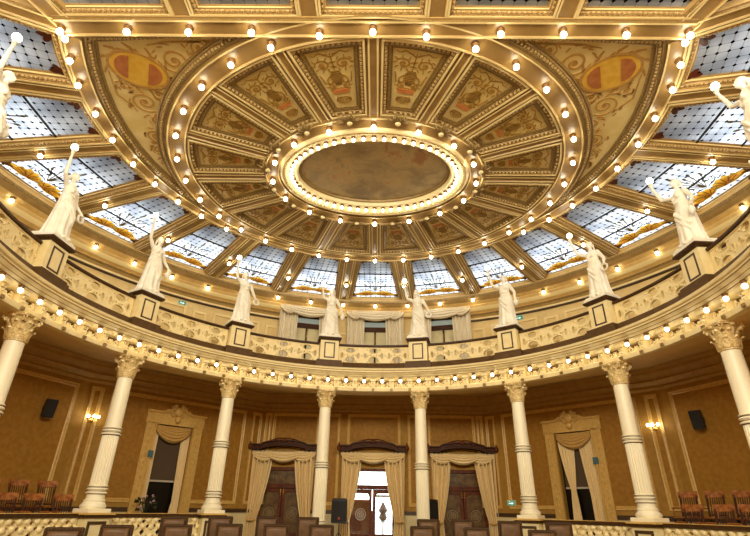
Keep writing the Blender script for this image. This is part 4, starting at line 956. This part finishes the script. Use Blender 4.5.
def door(i, x, bright):
    root = empty('door_%d' % i, (x, 11.5, .0), 0, kind='structure'); f = MB(); W_ = 1.0
    f.box(-W_, -W_ + .09, -.05, .12, 0, 2.97); f.box(W_ - .09, W_, -.05, .12, 0, 2.97); f.box(-W_ + .09, W_ - .09, -.05, .12, 2.86, 2.97); f.box(-W_ + .09, W_ - .09, -.07, .12, 2.2, 2.36); f.box(-W_ + .09, W_ - .09, -.09, .02, 2.3, 2.34)
    f.build('door_frame', 'wood', root)
    t = MB(); t.box(-W_ + .09, W_ - .09, .03, .045, 2.36, 2.86); tg = t.build('transom_glass', 'clear' if bright else 'glassdark', root)
    # faint two-line lettering, too small to read
    t = MB(); xx = -.42
    for n_, (z0, hh, sp_, cnt) in enumerate(((2.58, .10, .075, 11), (2.49, .05, .045, 14), (2.43, .035, .04, 12)) if bright else ((2.56, .12, .09, 4),)):
        for c in range(cnt):
            if c in (2, 7): continue
            x0 = xx + c * sp_; t.box(x0, x0 + .014, .022, .03, z0, z0 + hh); t.box(x0, x0 + sp_ * .6, .022, .03, z0 + hh - .012, z0 + hh)
            if c % 2: t.box(x0, x0 + sp_ * .6, .022, .03, z0, z0 + .012)
            if c % 3: t.box(x0 + sp_ * .5, x0 + sp_ * .6, .022, .03, z0, z0 + hh)
    t.build('etched_lettering', 'frost' if bright else 'etchgold', tg)
    for s in (-1, 1):
        a, b = (0.012, W_ - .09) if s > 0 else (-W_ + .09, -.012); lf = MB()
        ia, ib = a + .12, b - .12
        nA = 10; outer = [(a, .0), (b, .0), (b, 2.195), (a, 2.195)]
        arch = [(ia, .62), (ib, .62), (ib, 1.93)] + [(ib - .12 + .12 * math.cos(R(q_)), 1.93 + .12 * math.sin(R(q_))) for q_ in (30, 60, 90)] + [(ia + .12 + .12 * math.cos(R(q_)), 1.93 + .12 * math.sin(R(q_))) for q_ in (90, 120, 150, 180)]
        v, fc = holed(outer, [arch], .06); lf.add([(x_, z_ + .03, y_) for x_, y_, z_ in v], fc); lf.box(ia + .03, ib - .03, -.02, .0, .14, .52)
        L_ = lf.build('door_leaf', 'wood', root)
        gl = MB(); gl.box(ia - .02, ib + .02, .025, .035, .6, 2.07); G_ = gl.build('door_glass', 'clear' if bright else 'glassdark', L_)
        em = MB(); cx_ = (ia + ib) / 2; ring = [(cx_ + .2 * math.cos(q_), .018, 1.3 + .2 * math.sin(q_)) for q_ in [2 * PI * j / 24 for j in range(25)]]
        if not bright or s < 0:
            em.tube(ring, .014, 4); em.tube([(cx_ + .13 * math.cos(q_), .018, 1.3 + .13 * math.sin(q_)) for q_ in [2 * PI * j / 20 for j in range(21)]], .01, 4)
            for j in range(8): q_ = PI / 4 * j; em.tube([(cx_ + .03 * math.cos(q_), .018, 1.3 + .03 * math.sin(q_)), (cx_ + .12 * math.cos(q_ + .3), .018, 1.3 + .12 * math.sin(q_ + .3))], .014, 4)
            em.build('etched_round_emblem', 'frost' if bright else 'etchgold', G_)
        h = MB(); hx = .05 * s; h.tube([(hx, -.03, 1.98), (hx, -.07, 2.0), (hx, -.07, 2.16), (hx, -.03, 2.18)], .014, 8); h.box(hx - .02, hx + .02, -.012, 0, 1.95, 2.19); h.build('door_handle', 'brass', L_, smooth=40)
for i, x in ((1, -3.65), (2, 0), (3, 3.65)): door(i, x, i == 2)
# outside seen through the open glass: garden lamp post, dark bollard, portal frame, dark corridor wall
t = empty('garden_urn', (.5, 17.8, -.02), 0, 'dark urn-shaped garden finial on a post outside the glass entrance door', 'garden ornament')
m = MB(); m.lathe([(.14, 0), (.16, .06), (.05, .1), (.045, .9), (.14, .94), (.16, .98)], 16); m.build('urn_foot', 'grey', t, smooth=40)
m = MB(); m.lathe([(.08, .98), (.19, 1.04), (.23, 1.15), (.17, 1.27), (.15, 1.34), (.22, 1.4), (.24, 1.48), (.16, 1.62), (.08, 1.76), (.02, 1.9)], 18); m.build('urn_body', 'leatherframe', t, smooth=40)
t = empty('entrance_portal', (.42, 14.6, -.02), 0, 'grey metal portal frame standing outside the glass entrance door', 'portal frame')
m = MB(); m.box(-.42, -.34, -.04, .04, 0, 2.1); m.box(.5, .58, -.04, .04, 0, 2.1); m.build('upright', 'bluegrey', t); m = MB(); m.box(-.34, .5, -.04, .04, 2.0, 2.1); m.build('lintel', 'grey', t)
t = empty('waiting_case', (-.45, 15.2, -.02), 0); tag(t, 'dark square display case outside, behind the left leaf of the entrance door', 'display case')
m = MB(); m.bev(-.85, .35, -.3, .3, 0, 1.80, .02); m.build('case_body', 'walnut', t); m = MB(); m.bev(-.9, .38, -.35, .35, 1.80, 1.90, .02); m.build('case_top', 'wood', t)
t = empty('bollard', (.02, 13.4, -.02), 0, 'black post standing outside behind the right leaf of the entrance door', 'post')
m = MB(); m.lathe([(.09, 0), (.09, 1.3), (.11, 1.32), (.11, 1.4), (.05, 1.46)], 14); m.build('post_body', 'black', t, smooth=40)

# ------------------------------------------------------------------ curtains
def sheet(mb, fn, nu, nv, th=.02):   # cloth with two faces, fn(u,v)->(x,y,z)
    fr = [[Vector(fn(i / nu, j / nv)) for i in range(nu + 1)] for j in range(nv + 1)]
    rings = []
    for row in fr: rings.append([tuple(p) for p in row] + [(p.x, p.y + th, p.z) for p in row[::-1]])
    mb.loft(rings, True, True)
def drape(x0, x1, xt0, xt1, xb0, xb1, z1, zt, z0, y=-.16, folds=5, amp=.11, ph=0):
    def fn(u, v):
        z = z1 + (z0 - z1) * v; vt = (z1 - zt) / (z1 - z0)
        if v < vt: s = (v / vt) ** 1.6; a = x0 + (xt0 - x0) * s; b = x1 + (xt1 - x1) * s
        else: s = ((v - vt) / (1 - vt)) ** .6; a = xt0 + (xb0 - xt0) * s; b = xt1 + (xb1 - xt1) * s
        k = abs(b - a) / max(abs(x1 - x0), .01)
        return (a + (b - a) * (u + .012 * math.sin(u * folds * 2 * PI + 1)), y - amp * (.6 + .4 * k) * (math.sin(u * folds * 2 * PI + ph + v) + .35 * math.sin(u * folds * 4.6 * PI + ph * 2)), z)
    m = MB(); sheet(m, fn, folds * 9, 26); return m
def swag(x0, x1, z1, sag, y=-.22, rows=4, top=0.12, skew=0, cloth='curtain'):
    def fn(u, v):
        k = 4 * u * (1 - u); s = u + skew * k * .1
        z = z1 - top * v * (1 - k) - (sag * k) * v - .02 * k
        return (x0 + (x1 - x0) * s, y + .03 - .08 * k * math.sin(PI * v) - .085 * (.3 + .7 * k) * abs(math.sin(v * rows * PI + .3 * math.sin(u * PI))), z)
    m = MB(); sheet(m.use(cloth), fn, 20, rows * 8); m.use('giltdark').tube([fn(k / 16, 1.0) for k in range(17)], .022, 5); return m
def window_drapes(xc, yw, z_top, z_bot, par_label, pel_label, mt, hw=1.12, big=True, rz=0, loc=None, grp=''):
    root = empty('curtain', loc or (xc, yw, 0), rz); tag(root, par_label, 'curtain', grp)
    if big:
        zt = 1.05
        for s in (-1, 1):
            w0, w1 = (.98, .36); 
            drape(s * 1.30, s * .46, s * 1.24, s * .88, s * 1.26, s * .80, z_top, zt, z_bot, ph=s * 1.3, y=-.24, folds=5, amp=.12).build('side_drape', mt, root, smooth=True)
            tb = MB(); tb.lathe([(.17, -.03), (.185, 0), (.17, .03)], 12, (s * 1.06, -.26, zt)); tb.build('tieback', 'walltrim', root, smooth=True)
        for x0, x1, sg, y in ((-1.32, -.25, .40, -.30), (.25, 1.32, .40, -.30), (-.78, .78, .42, -.36)):
            swag(x0, x1, z_top - .01, sg, y).build('swag', None, root, smooth=True)
    return root
for i, x in enumerate((-3.65, 0, 3.65)):
    nm_ = ['on the left', 'in the middle, where daylight shows', 'on the right'][i]
    window_drapes(x, 11.4, 3.58, .02, 'tied-back gold curtains with swags at the glass door ' + nm_, '', 'curtain', grp='curtains at the three glass doors')
    pr = empty('curtain_pelmet', (x, 11.4, 3.60), 0, 'carved dark wood pelmet with raised centre over the door ' + nm_, 'pelmet', 'pelmets over the three glass doors')
    b = MB(); b.use('walnut'); HW = 1.36
    def arch(x): return .17 * max(0, math.cos(min(1, abs(x) / .95) * PI / 2)) ** .5 if abs(x) < .95 else 0
    xs = [-HW + 2 * HW * k / 40 for k in range(41)]
    b.loft([[(x, yy, zz) for yy, zz in ((-.46, .0 + arch(x)), (-.46, .05 + arch(x)), (-.43, .07 + arch(x)), (-.43, .15 + arch(x)), (-.49, .18 + arch(x)), (-.49, .23 + arch(x)), (-.05, .23 + arch(x)), (-.05, .0 + arch(x)))] for x in xs]); b.use('wood'); c = b
    for sx in (-1, 1):
        c.ball((sx * (HW + .03), -.42, .13), .085, .08, .14, 10, 8); c.tube([(sx * (HW + .03), -.42, .24), (sx * (HW + .03), -.42, .33)], [.04, .02], 8)
        for (px, pz, r0) in ((.22, .30, .05), (.45, .27, .045), (.8, .16, .04), (1.1, .11, .04)): c.tube([(sx * px + xx, -.455, pz + zz) for xx, zz in [(q_[0], q_[1]) for q_ in spiral(0, 0, r0, 0, 1.4, 14, .2, sx)]], .016, 5)
    c.ball((0, -.5, .37), .09, .05, .08, 12, 8)
    for sx in (-1, 1): c.tube([(0, -.47, .44), (sx * .2, -.47, .45), (sx * .42, -.47, .40), (sx * .6, -.47, .34)], .025, 6)
    c.build('pelmet_board', None, pr, smooth=35)

# tall side windows with ornate frames
def ornate_window(i, A_, rz_, cx, side, curtains):
    A3 = Vector((A_[0], A_[1], 0)); c_ = A3 + Matrix.Rotation(rz_, 3, 'Z') @ Vector((cx, 0, 0))
    root = empty('window_%d' % i, c_, rz_, kind='structure')
    f = MB(); hi, ho = .70, 1.06
    for s in (-1, 1):
        a, b = sorted((s * hi, s * ho)); f.bev(a, b, -.10, -.001, .31, 4.2, .015); f.box(s * (hi + .04) - .03, s * (hi + .04) + .03, -.14, -.1, .35, 4.12)
    n = 16   # head with a swept top
    f.loft([[(x, yy, z) for yy, z in ((-.10, 4.14), (-.001, 4.14), (-.001, top), (-.10, top))] for x, top in [(-1.1 + 2.2 * k / n, 4.52 + .0 * k + .20 * max(0, 1 - abs(-1.1 + 2.2 * k / n) / .55) ** .8) for k in range(n + 1)]])
    f.loft([[(x, yy, top + dz) for yy, dz in ((-.16, 0), (-.001, 0), (-.001, .07), (-.18, .07))] for x, top in [(-1.14 + 2.28 * k / n, 4.52 + .20 * max(0, 1 - abs(-1.14 + 2.28 * k / n) / .55) ** .8) for k in range(n + 1)]])
    f.build('ornate_frame', 'walltrim', root)
    o = MB()
    o.ball((0, -.16, 4.62), .16, .08, .17, 14, 10); o.ball((0, -.2, 4.34), .1, .07, .12, 12, 8)
    for s in (-1, 1):
        for px, pz, r0 in ((.2, 4.72, .1), (.38, 4.6, .08), (.2, 4.5, .08), (.12, 4.82, .06)): o.tube([(s * (px + a), -.15, pz + b) for a, b in [(q_[0], q_[1]) for q_ in spiral(0, 0, r0, 0, 1.4, 14, .2)]], .024, 6)
        for kx in range(16): o.ball((s * (hi + .2), -.105, .6 + kx * .225), .035, .02, .07, 8, 5)
    o.build('carved_crest', 'walltrim', root, smooth=True)
    g_ = MB(); g_.box(-.7, .7, .2, .21, .31, 4.15); g_.build('window_glass', 'blackglass', root)
    b = MB(); b.box(-.62, .62, .14, .155, 2.3, 4.12); b.build('roller_blind', 'blind', root)
    b = MB(); b.box(-.63, .63, .125, .165, 2.24, 2.3); b.build('blind_bar', 'frost', root)
    cr = empty('curtain', c_, rz_, 'gold curtain and swag inside the ornate window frame on the %s' % side, 'curtain', 'curtains in the two ornate windows')
    swag(-.66, .66, 4.12, .56, -.05, 5, .2, cloth='curtaindeep').build('swag', None, cr, smooth=True)
    if side == 'left':
        drape(-.66, -.50, -.64, -.5, -.66, -.44, 4.05, 1.6, .33, y=.06, folds=3, amp=.03).build('side_drape', 'curtain', cr, smooth=True)
        drape(.36, .68, .42, .68, .3, .68, 4.05, 1.6, .33, y=.06, folds=4, amp=.035).build('side_drape', 'curtain', cr, smooth=True)
    else:
        drape(-.66, -.05, -.38, -.22, -.5, -.12, 4.05, 2.15, .33, y=.03, folds=5, amp=.04).build('side_drape', 'curtain', cr, smooth=True)
        drape(.12, .68, .28, .68, .3, .68, 4.05, 2.1, .33, y=.03, folds=6, amp=.04).build('side_drape', 'curtain', cr, smooth=True)
    sx = .73 if side == 'right' else -.73
    nb = MB(); nb.bev(-.09, .09, -.02, 0, 0, .22, .004); t = nb.build('notice_box', 'blue', None); t.location = c_ + Matrix.Rotation(rz_, 3, 'Z') @ Vector((sx, -.145, 3.0)); t.rotation_euler = (0, 0, rz_)
    tag(t, 'small blue-grey box fixed on the ornate window frame on the ' + side, 'notice box')
ornate_window(NW, (-9.6, 6.4), rzl, 3.2, 'left', 0); ornate_window(NW + 1, (4.7, 11.4), rzr, 3.8, 'right', 1)

# upper balcony windows
for i, dg in enumerate((-RIB, 0, RIB)):
    nm_ = ['left', 'middle', 'right'][i]; loc = P(12.2, dg, 0)
    wd = empty('window_%d' % (NW + 2 + i), loc, -R(dg), kind='structure')
    f = MB(); hw = RW * math.sin(R(WH)) + .02
    f.box(-hw, hw, .02, .12, 9.64, 9.74); f.box(-hw, hw, .0, .14, 9.14, 9.36); f.box(-hw, -hw + .08, .02, .12, 6.2, 9.64); f.box(hw - .08, hw, .02, .12, 6.2, 9.64); f.box(-.04, .04, .02, .1, 6.2, 9.14); f.build('window_frame', 'walnut', wd)
    p_ = MB(); p_.box(-hw + .08, hw - .08, .07, .08, 9.36, 9.64); p_.build('top_glass', 'greyglass', wd)
    p_ = MB(); p_.box(-hw + .08, hw - .08, .1, .115, 6.2, 9.14); p_.build('pale_blind', 'dado', wd)
    h = MB(); h.tube([(0, 0, 8.5), (0, -.05, 8.55), (0, -.05, 8.95), (0, 0, 9.0)], .02, 6); h.build('window_bolt', 'brass', wd)
    cr = empty('curtain', loc, -R(dg), 'pale gold swagged curtains at the %s balcony window behind the statues' % nm_, 'curtain', 'curtains at the three balcony windows')
    for s in (-1, 1): drape(s * 1.36, s * .50, s * 1.34, s * .60, s * 1.3, s * .75, 9.92, 7.2, 6.2, y=-.45, folds=5, amp=.09, ph=s).build('side_drape', 'curtainup', cr, smooth=True)
    swag(-1.2, 1.2, 9.98, .52, -.66, 4, .12, cloth='curtainup').build('swag', None, cr, smooth=True)
    for s in (-1, 1): swag(s * 1.36, s * .5, 9.97, .42, -.6, 4, .12, cloth='curtainup').build('swag', None, cr, smooth=True)

# ------------------------------------------------------------------ wall lamps, speakers, signs
def on_wall(A_, rz_, s, z, y=0): v = Matrix.Rotation(rz_, 3, 'Z') @ Vector((s, y, 0)); return (A_[0] + v.x, A_[1] + v.y, z)
for (A_, rz_, s, side) in (((-9.6, 6.4), rzl, .34, 'left'), ((4.7, 11.4), rzr, 6.62, 'right')):
    t = empty('wall_lamp', on_wall(A_, rz_, s, 4.0), rz_, 'three-bulb brass wall lamp shining on the narrow panel, %s wall' % side, 'wall lamp')
    b = MB(); b.lathe([(.02, -.02), (.07, -.01), (.085, .02), (.06, .035)], 14); b.build('wall_plate', 'brass', t, smooth=True, tf=Matrix.Rotation(R(90), 4, 'X') @ Matrix.Translation((0, 0, 0.0)) )
    for k, a in enumerate((-40, 0, 40)):
        dx, dy = .24 * math.sin(R(a)), -.24 * math.cos(R(a)); b = MB(); b.tube([(0, -.02, 0), (dx * .4, dy * .5, -.06), (dx * .9, dy * .9, -.04), (dx, dy, .02)], .012, 6); b.lathe([(.012, 0), (.035, .02), (.04, .05)], 10, (dx, dy, 0)); ar = b.build('lamp_arm', 'brass', t, smooth=True)
        gl = MB(); gl.ball((dx, dy, .09), .045, .045, .055, 10, 8); gl.build('lit_bulb', 'bulb', ar, smooth=True)
def wall_speaker(A_, rz_, s, z, tilt, label):
    t = empty('wall_speaker', on_wall(A_, rz_, s, z), rz_ , label, 'loudspeaker')
    T = Matrix.Translation((0, -.24, 0)) @ Matrix.Rotation(R(tilt), 4, 'Z') @ Matrix.Rotation(R(10), 4, 'X')
    b = MB(); b.loft([[(-a, -.14, z_), (a, -.14, z_), (a * .75, .13, z_), (-a * .75, .13, z_)] for a, z_ in ((.13, -.27), (.15, -.25), (.15, .25), (.13, .27))]); b.build('speaker_case', 'black', t, tf=T)
    b = MB(); b.bev(-.13, .13, -.155, -.14, -.235, .24, .004); b.build('speaker_grille', 'grille', t, tf=T)
    b = MB(); b.tube([(0, .0, 0), (0, -.16, 0)], .02, 8); b.box(-.05, .05, -.015, 0, -.08, .08); b.build('wall_bracket', 'black', t)
wall_speaker((-11.8, 1.0), wsl.rotation_euler.z, 5.83 - 1.27, 4.1, -14, 'black loudspeaker mounted high on the left wall panel'); wall_speaker((9.6, 6.4), wsr.rotation_euler.z, 1.22, 4.05, 14, 'black loudspeaker mounted high on the right wall panel')
def stand_speaker(x, y, label, rz=0):
    t = empty('stand_speaker', (x, y, .302 if math.hypot(x, y) > 7.6 else .122), rz, label, 'loudspeaker'); z = -t.location.z
    b = MB(); b.loft([[(-a, -.16, zz), (a, -.16, zz), (a * .7, .15, zz), (-a * .7, .15, zz)] for a, zz in ((.25, z + 1.02), (.285, z + 1.06), (.285, z + 1.74), (.27, z + 1.80), (.2, z + 1.83))]); b.build('speaker_case', 'black', t)
    b = MB(); b.bev(-.26, .26, -.178, -.161, z + 1.09, z + 1.73, .004); b.build('speaker_grille', 'grille', t)
    b = MB(); b.box(-.035, .035, -.186, -.179, z + 1.14, z + 1.22); b.build('red_badge', 'red', t)
    b = MB(); b.tube([(0, 0, .12), (0, 0, z + 1.05)], .018, 8); b.build('stand_pole', 'black', t)
    for k in range(3):
        a = R(90 + 120 * k); b = MB(); b.tube([(.012 * math.cos(a), .012 * math.sin(a), .42), (.36 * math.cos(a), .36 * math.sin(a), .015)], .013, 6); b.build('stand_leg', 'black', t)
stand_speaker(-1.16, 9.6, 'black loudspeaker with red badge on a stand, left of the entrance door'); stand_speaker(2.02, 8.9, 'dark loudspeaker on a stand half hidden behind the right middle column', R(40))
def exit_sign(loc, rz, label, w_=.36, h_=.2):
    t = empty('exit_sign', loc, rz, label, 'exit sign'); b = MB(); b.bev(-w_ / 2, w_ / 2, -.05, -.002, 0, h_, .006); b.build('sign_case', 'dado', t)
    b = MB(); b.box(-w_ / 2 + .02, w_ / 2 - .02, -.056, -.051, .02, h_ - .02); b.build('green_face', 'green', t)
    b = MB(); b.prism([(-.1, .0), (.02, .0), (.02, .035), (.1, -.0175 + .01), (.02, -.06), (.02, -.03), (-.1, -.03)], 0, .004, lambda p: (p[0], -.057 - p[2], p[1] + h_ / 2)); b.ball((-.06, -.06, h_ / 2 + .05), .016, .004, .016, 8, 6); b.build('white_running_mark', 'exitwhite', t)
exit_sign(P(12.19, -42.4, 9.1), R(42.4), 'green exit sign high on the upper wall, left side'); exit_sign(P(12.19, 32.0, 9.1), -R(32), 'green exit sign high on the upper wall, right side', .4, .24)
exit_sign(on_wall((4.7, 11.4), rzr, .98, 1.68, -.01), rzr, 'small green exit sign low on the wall behind the third column from the right')
# flowers by the left window
lf = on_wall((-9.6, 6.4), rzl, 3.2 - .72, .31, -.62)
t = empty('flower_vase', (lf[0], lf[1], .302), 0, 'dark vase of pale pink flowers before the left ornate window', 'vase of flowers'); t.scale = (.8, .8, .92)
b = MB(); b.lathe([(.1, 0), (.13, .05), (.09, .3), (.14, .6), (.16, .85), (.1, 1.0), (.12, 1.06)], 16); b.build('vase', 'leatherframe', t, smooth=40)
b = MB(); c = MB()
rnd = random.Random(3)
for j in range(22):
    a = rnd.random() * 6.28; rr = .12 + .22 * rnd.random(); h = 1.2 + .42 * rnd.random(); b.tube([(0, 0, 1.0), (rr * .5 * math.cos(a), rr * .5 * math.sin(a), h - .12), (rr * math.cos(a), rr * math.sin(a), h)], .008, 5)
    if j % 2: c.ball((rr * math.cos(a), rr * math.sin(a), h), .045, .045, .035, 8, 6)
    b.add([(rr * math.cos(a), rr * math.sin(a), h - .05), (rr * 1.4 * math.cos(a + .2), rr * 1.4 * math.sin(a + .2), h), (rr * 1.5 * math.cos(a), rr * 1.5 * math.sin(a), h - .12), (rr * 1.1 * math.cos(a - .2), rr * 1.1 * math.sin(a - .2), h - .1)], [(0, 1, 2, 3)])
b.build('stems_and_leaves', 'leaf', t); c.build('blossoms', 'petal', t, smooth=True)

# ------------------------------------------------------------------ slatted wooden armchairs
def wood_chair():
    t = empty('slatted_chair', (0, 0, 0)); b = MB(); b.bev(-.23, .23, -.24, .2, .43, .47, .012); b.build('seat', 'chairwood', t)
    def bx(x, z): return (x, .2 + (z - .45) * .16, z)
    cr = MB(); cr.loft([[(x, .2 + (z - .45) * .16 - .035 * (1 - (x / .24) ** 2) * -1 + dy, z) for z, dy in ((.93, 0), (1.10, 0), (1.105, .022), (.93, .022))] for x in [-.275 + .55 * k / 10 for k in range(11)]]); cr.build('crest_rail', 'chairwood', t, smooth=40)
    lr = MB(); lr.bev(-.22, .22, .19, .22, .5, .54, .004); lr.build('lower_rail', 'walnut', t)
    for k in range(8):
        x = -.2 + .057 * k; s = MB(); s.tube([bx(x, .53), (x, .2 + .49 * .16 + .03 * (1 - (x / .24) ** 2), .95)], .0125, 6); s.build('slat', 'walnut', t)
    for sx in (-1, 1):
        s = MB(); s.tube([(sx * .22, .2, 0), (sx * .22, .2, .45), bx(sx * .235, 1.0)], [.02, .022, .018], 8); s.build('rear_leg', 'walnut', t)
        s = MB(); s.tube([(sx * .21, -.21, 0), (sx * .21, -.21, .44)], [.018, .022], 8); s.build('front_leg', 'walnut', t)
        s = MB(); s.tube([(sx * .24, .22, .68), (sx * .26, 0, .69), (sx * .25, -.16, .67)], [.018, .025, .022], 8); s.tube([(sx * .25, -.13, .67), (sx * .23, -.15, .45)], .016, 8); s.build('armrest', 'chairwood', t)
    s = MB(); s.tube([(-.21, 0, .16), (.21, 0, .16)], .012, 6); s.build('stretcher', 'chairwood', t); return t
WC = wood_chair(); first = True
places = []
for sg, row, degs in ((-1, 0, (75.5, 71.6, 67.4, 62.45)), (-1, 1, (74.6, 70.6, 66.4, 62.1)), (1, 0, (64.6, 69.6, 73.6, 77.6)), (1, 1, (60.6, 64.7, 68.8, 72.9))):
    dd = sorted(degs)
    for q_, a in enumerate(dd):
        z = .622 if row == 0 else .962; r_ = 8.85 if row == 0 else 9.85
        lab = 'slatted wooden armchair, %s row on the %s side, %s from the window end' % (('front', 'back')[row], ('left', 'right')[sg > 0], ordw(q_ + 1))
        places.append((P(r_, sg * a, z), -R(sg * a), lab, 'slatted chairs, %s side' % ('left' if sg < 0 else 'right')))
for i, (l, rz_, lab, gr) in enumerate(places):
    if i == 0: WC.location = l; WC.rotation_euler = (0, 0, rz_); tag(WC, lab, 'chair', gr)
    else: tag(dup(WC, l, rz_, lab, gr), lab, 'chair', gr)

# ------------------------------------------------------------------ leather armchairs
def leather_chair():
    t = empty('leather_armchair', (0, 0, 0)); b = MB(); b.bev(-.27, .27, .16, .24, .42, 1.18, .02); b.build('back_frame', 'leatherframe', t)
    c = MB(); c.loft([[(-a, y, z0), (a, y, z0), (a, y, z1), (-a, y, z1)] for a, y, z0, z1 in ((.215, .158, .5, 1.125), (.215, .13, .5, 1.125), (.20, .10, .52, 1.11), (.15, .085, .57, 1.06))]); c.build('back_cushion', 'leather', t, smooth=50)
    n = MB()
    for k in range(14):
        n.ball((-.25 + .5 * k / 13, .155, 1.155), .007, .005, .007, 6, 4)
        for s in (-1, 1): n.ball((s * .245, .155, .56 + .58 * k / 13), .007, .005, .007, 6, 4)
    n.build('nailheads', 'socket', t, kind='stuff')
    s = MB(); s.bev(-.26, .26, -.27, .15, .38, .5, .03); s.build('seat', 'leather', t)
    for sx in (-1, 1):
        a = MB(); a.bev(sx * .31 - .035, sx * .31 + .035, -.22, .2, .62, .68, .02); a.box(sx * .31 - .02, sx * .31 + .02, -.18, -.13, .4, .625); a.box(sx * .31 - .03, sx * .27 + .01 * sx, -.18, .14, .4, .45) if False else a.box(min(sx * .25, sx * .33), max(sx * .25, sx * .33), -.18, .14, .4, .45); a.build('armrest', 'leatherframe', t)
    p = MB(); p.lathe([(.035, .08), (.035, .38)], 12); p.build('pedestal', 'black', t)
    for k in range(5):
        a = 2 * PI * k / 5; l = MB(); l.tube([(0, 0, .1), (.28 * math.cos(a), .28 * math.sin(a), .05)], [.025, .016], 6); l.ball((.28 * math.cos(a), .28 * math.sin(a), .028), .028, .028, .028, 8, 6); l.build('foot', 'black', t)
    return t
LC = leather_chair()
back = [(-4.02, 1.4, 0), (-3.33, 2.34, 0), (-2.40, 3.0, 0), (-1.46, 3.15, 0), (1.41, 2.95, 0), (2.25, 3.1, 0), (3.2, 2.42, 0), (4.05, 1.68, 0)]
front = [(-4.52, -1.62), (-4.36, -.31), (-3.61, .54), (-2.86, 1.42), (-1.9, 1.55), (-.98, 1.75), (1.18, 1.85), (2.28, 1.56), (3.41, .77)]
P2 = []
for r_, row in enumerate((back, front)):
    for q_, pz in enumerate(row):
        x, y = pz[0], pz[1]; base = (1.30 if r_ == 0 else 1.12) - 1.18 + .0
        base = max(base, .0)
        P2.append(((x, y, base), math.atan2(-(x - .2), (y + 9.7)) * .6, 'brown leather armchair, %s from the left in the %s row, facing the camera' % (ordw(q_ + 1), ('rear', 'front')[r_])))
for i, (l, rz_, lab) in enumerate(P2):
    if i == 0: LC.location = l; LC.rotation_euler = (0, 0, rz_); tag(LC, lab, 'chair', 'brown leather armchairs')
    else: tag(dup(LC, l, rz_, lab, 'brown leather armchairs'), lab, 'chair', 'brown leather armchairs')
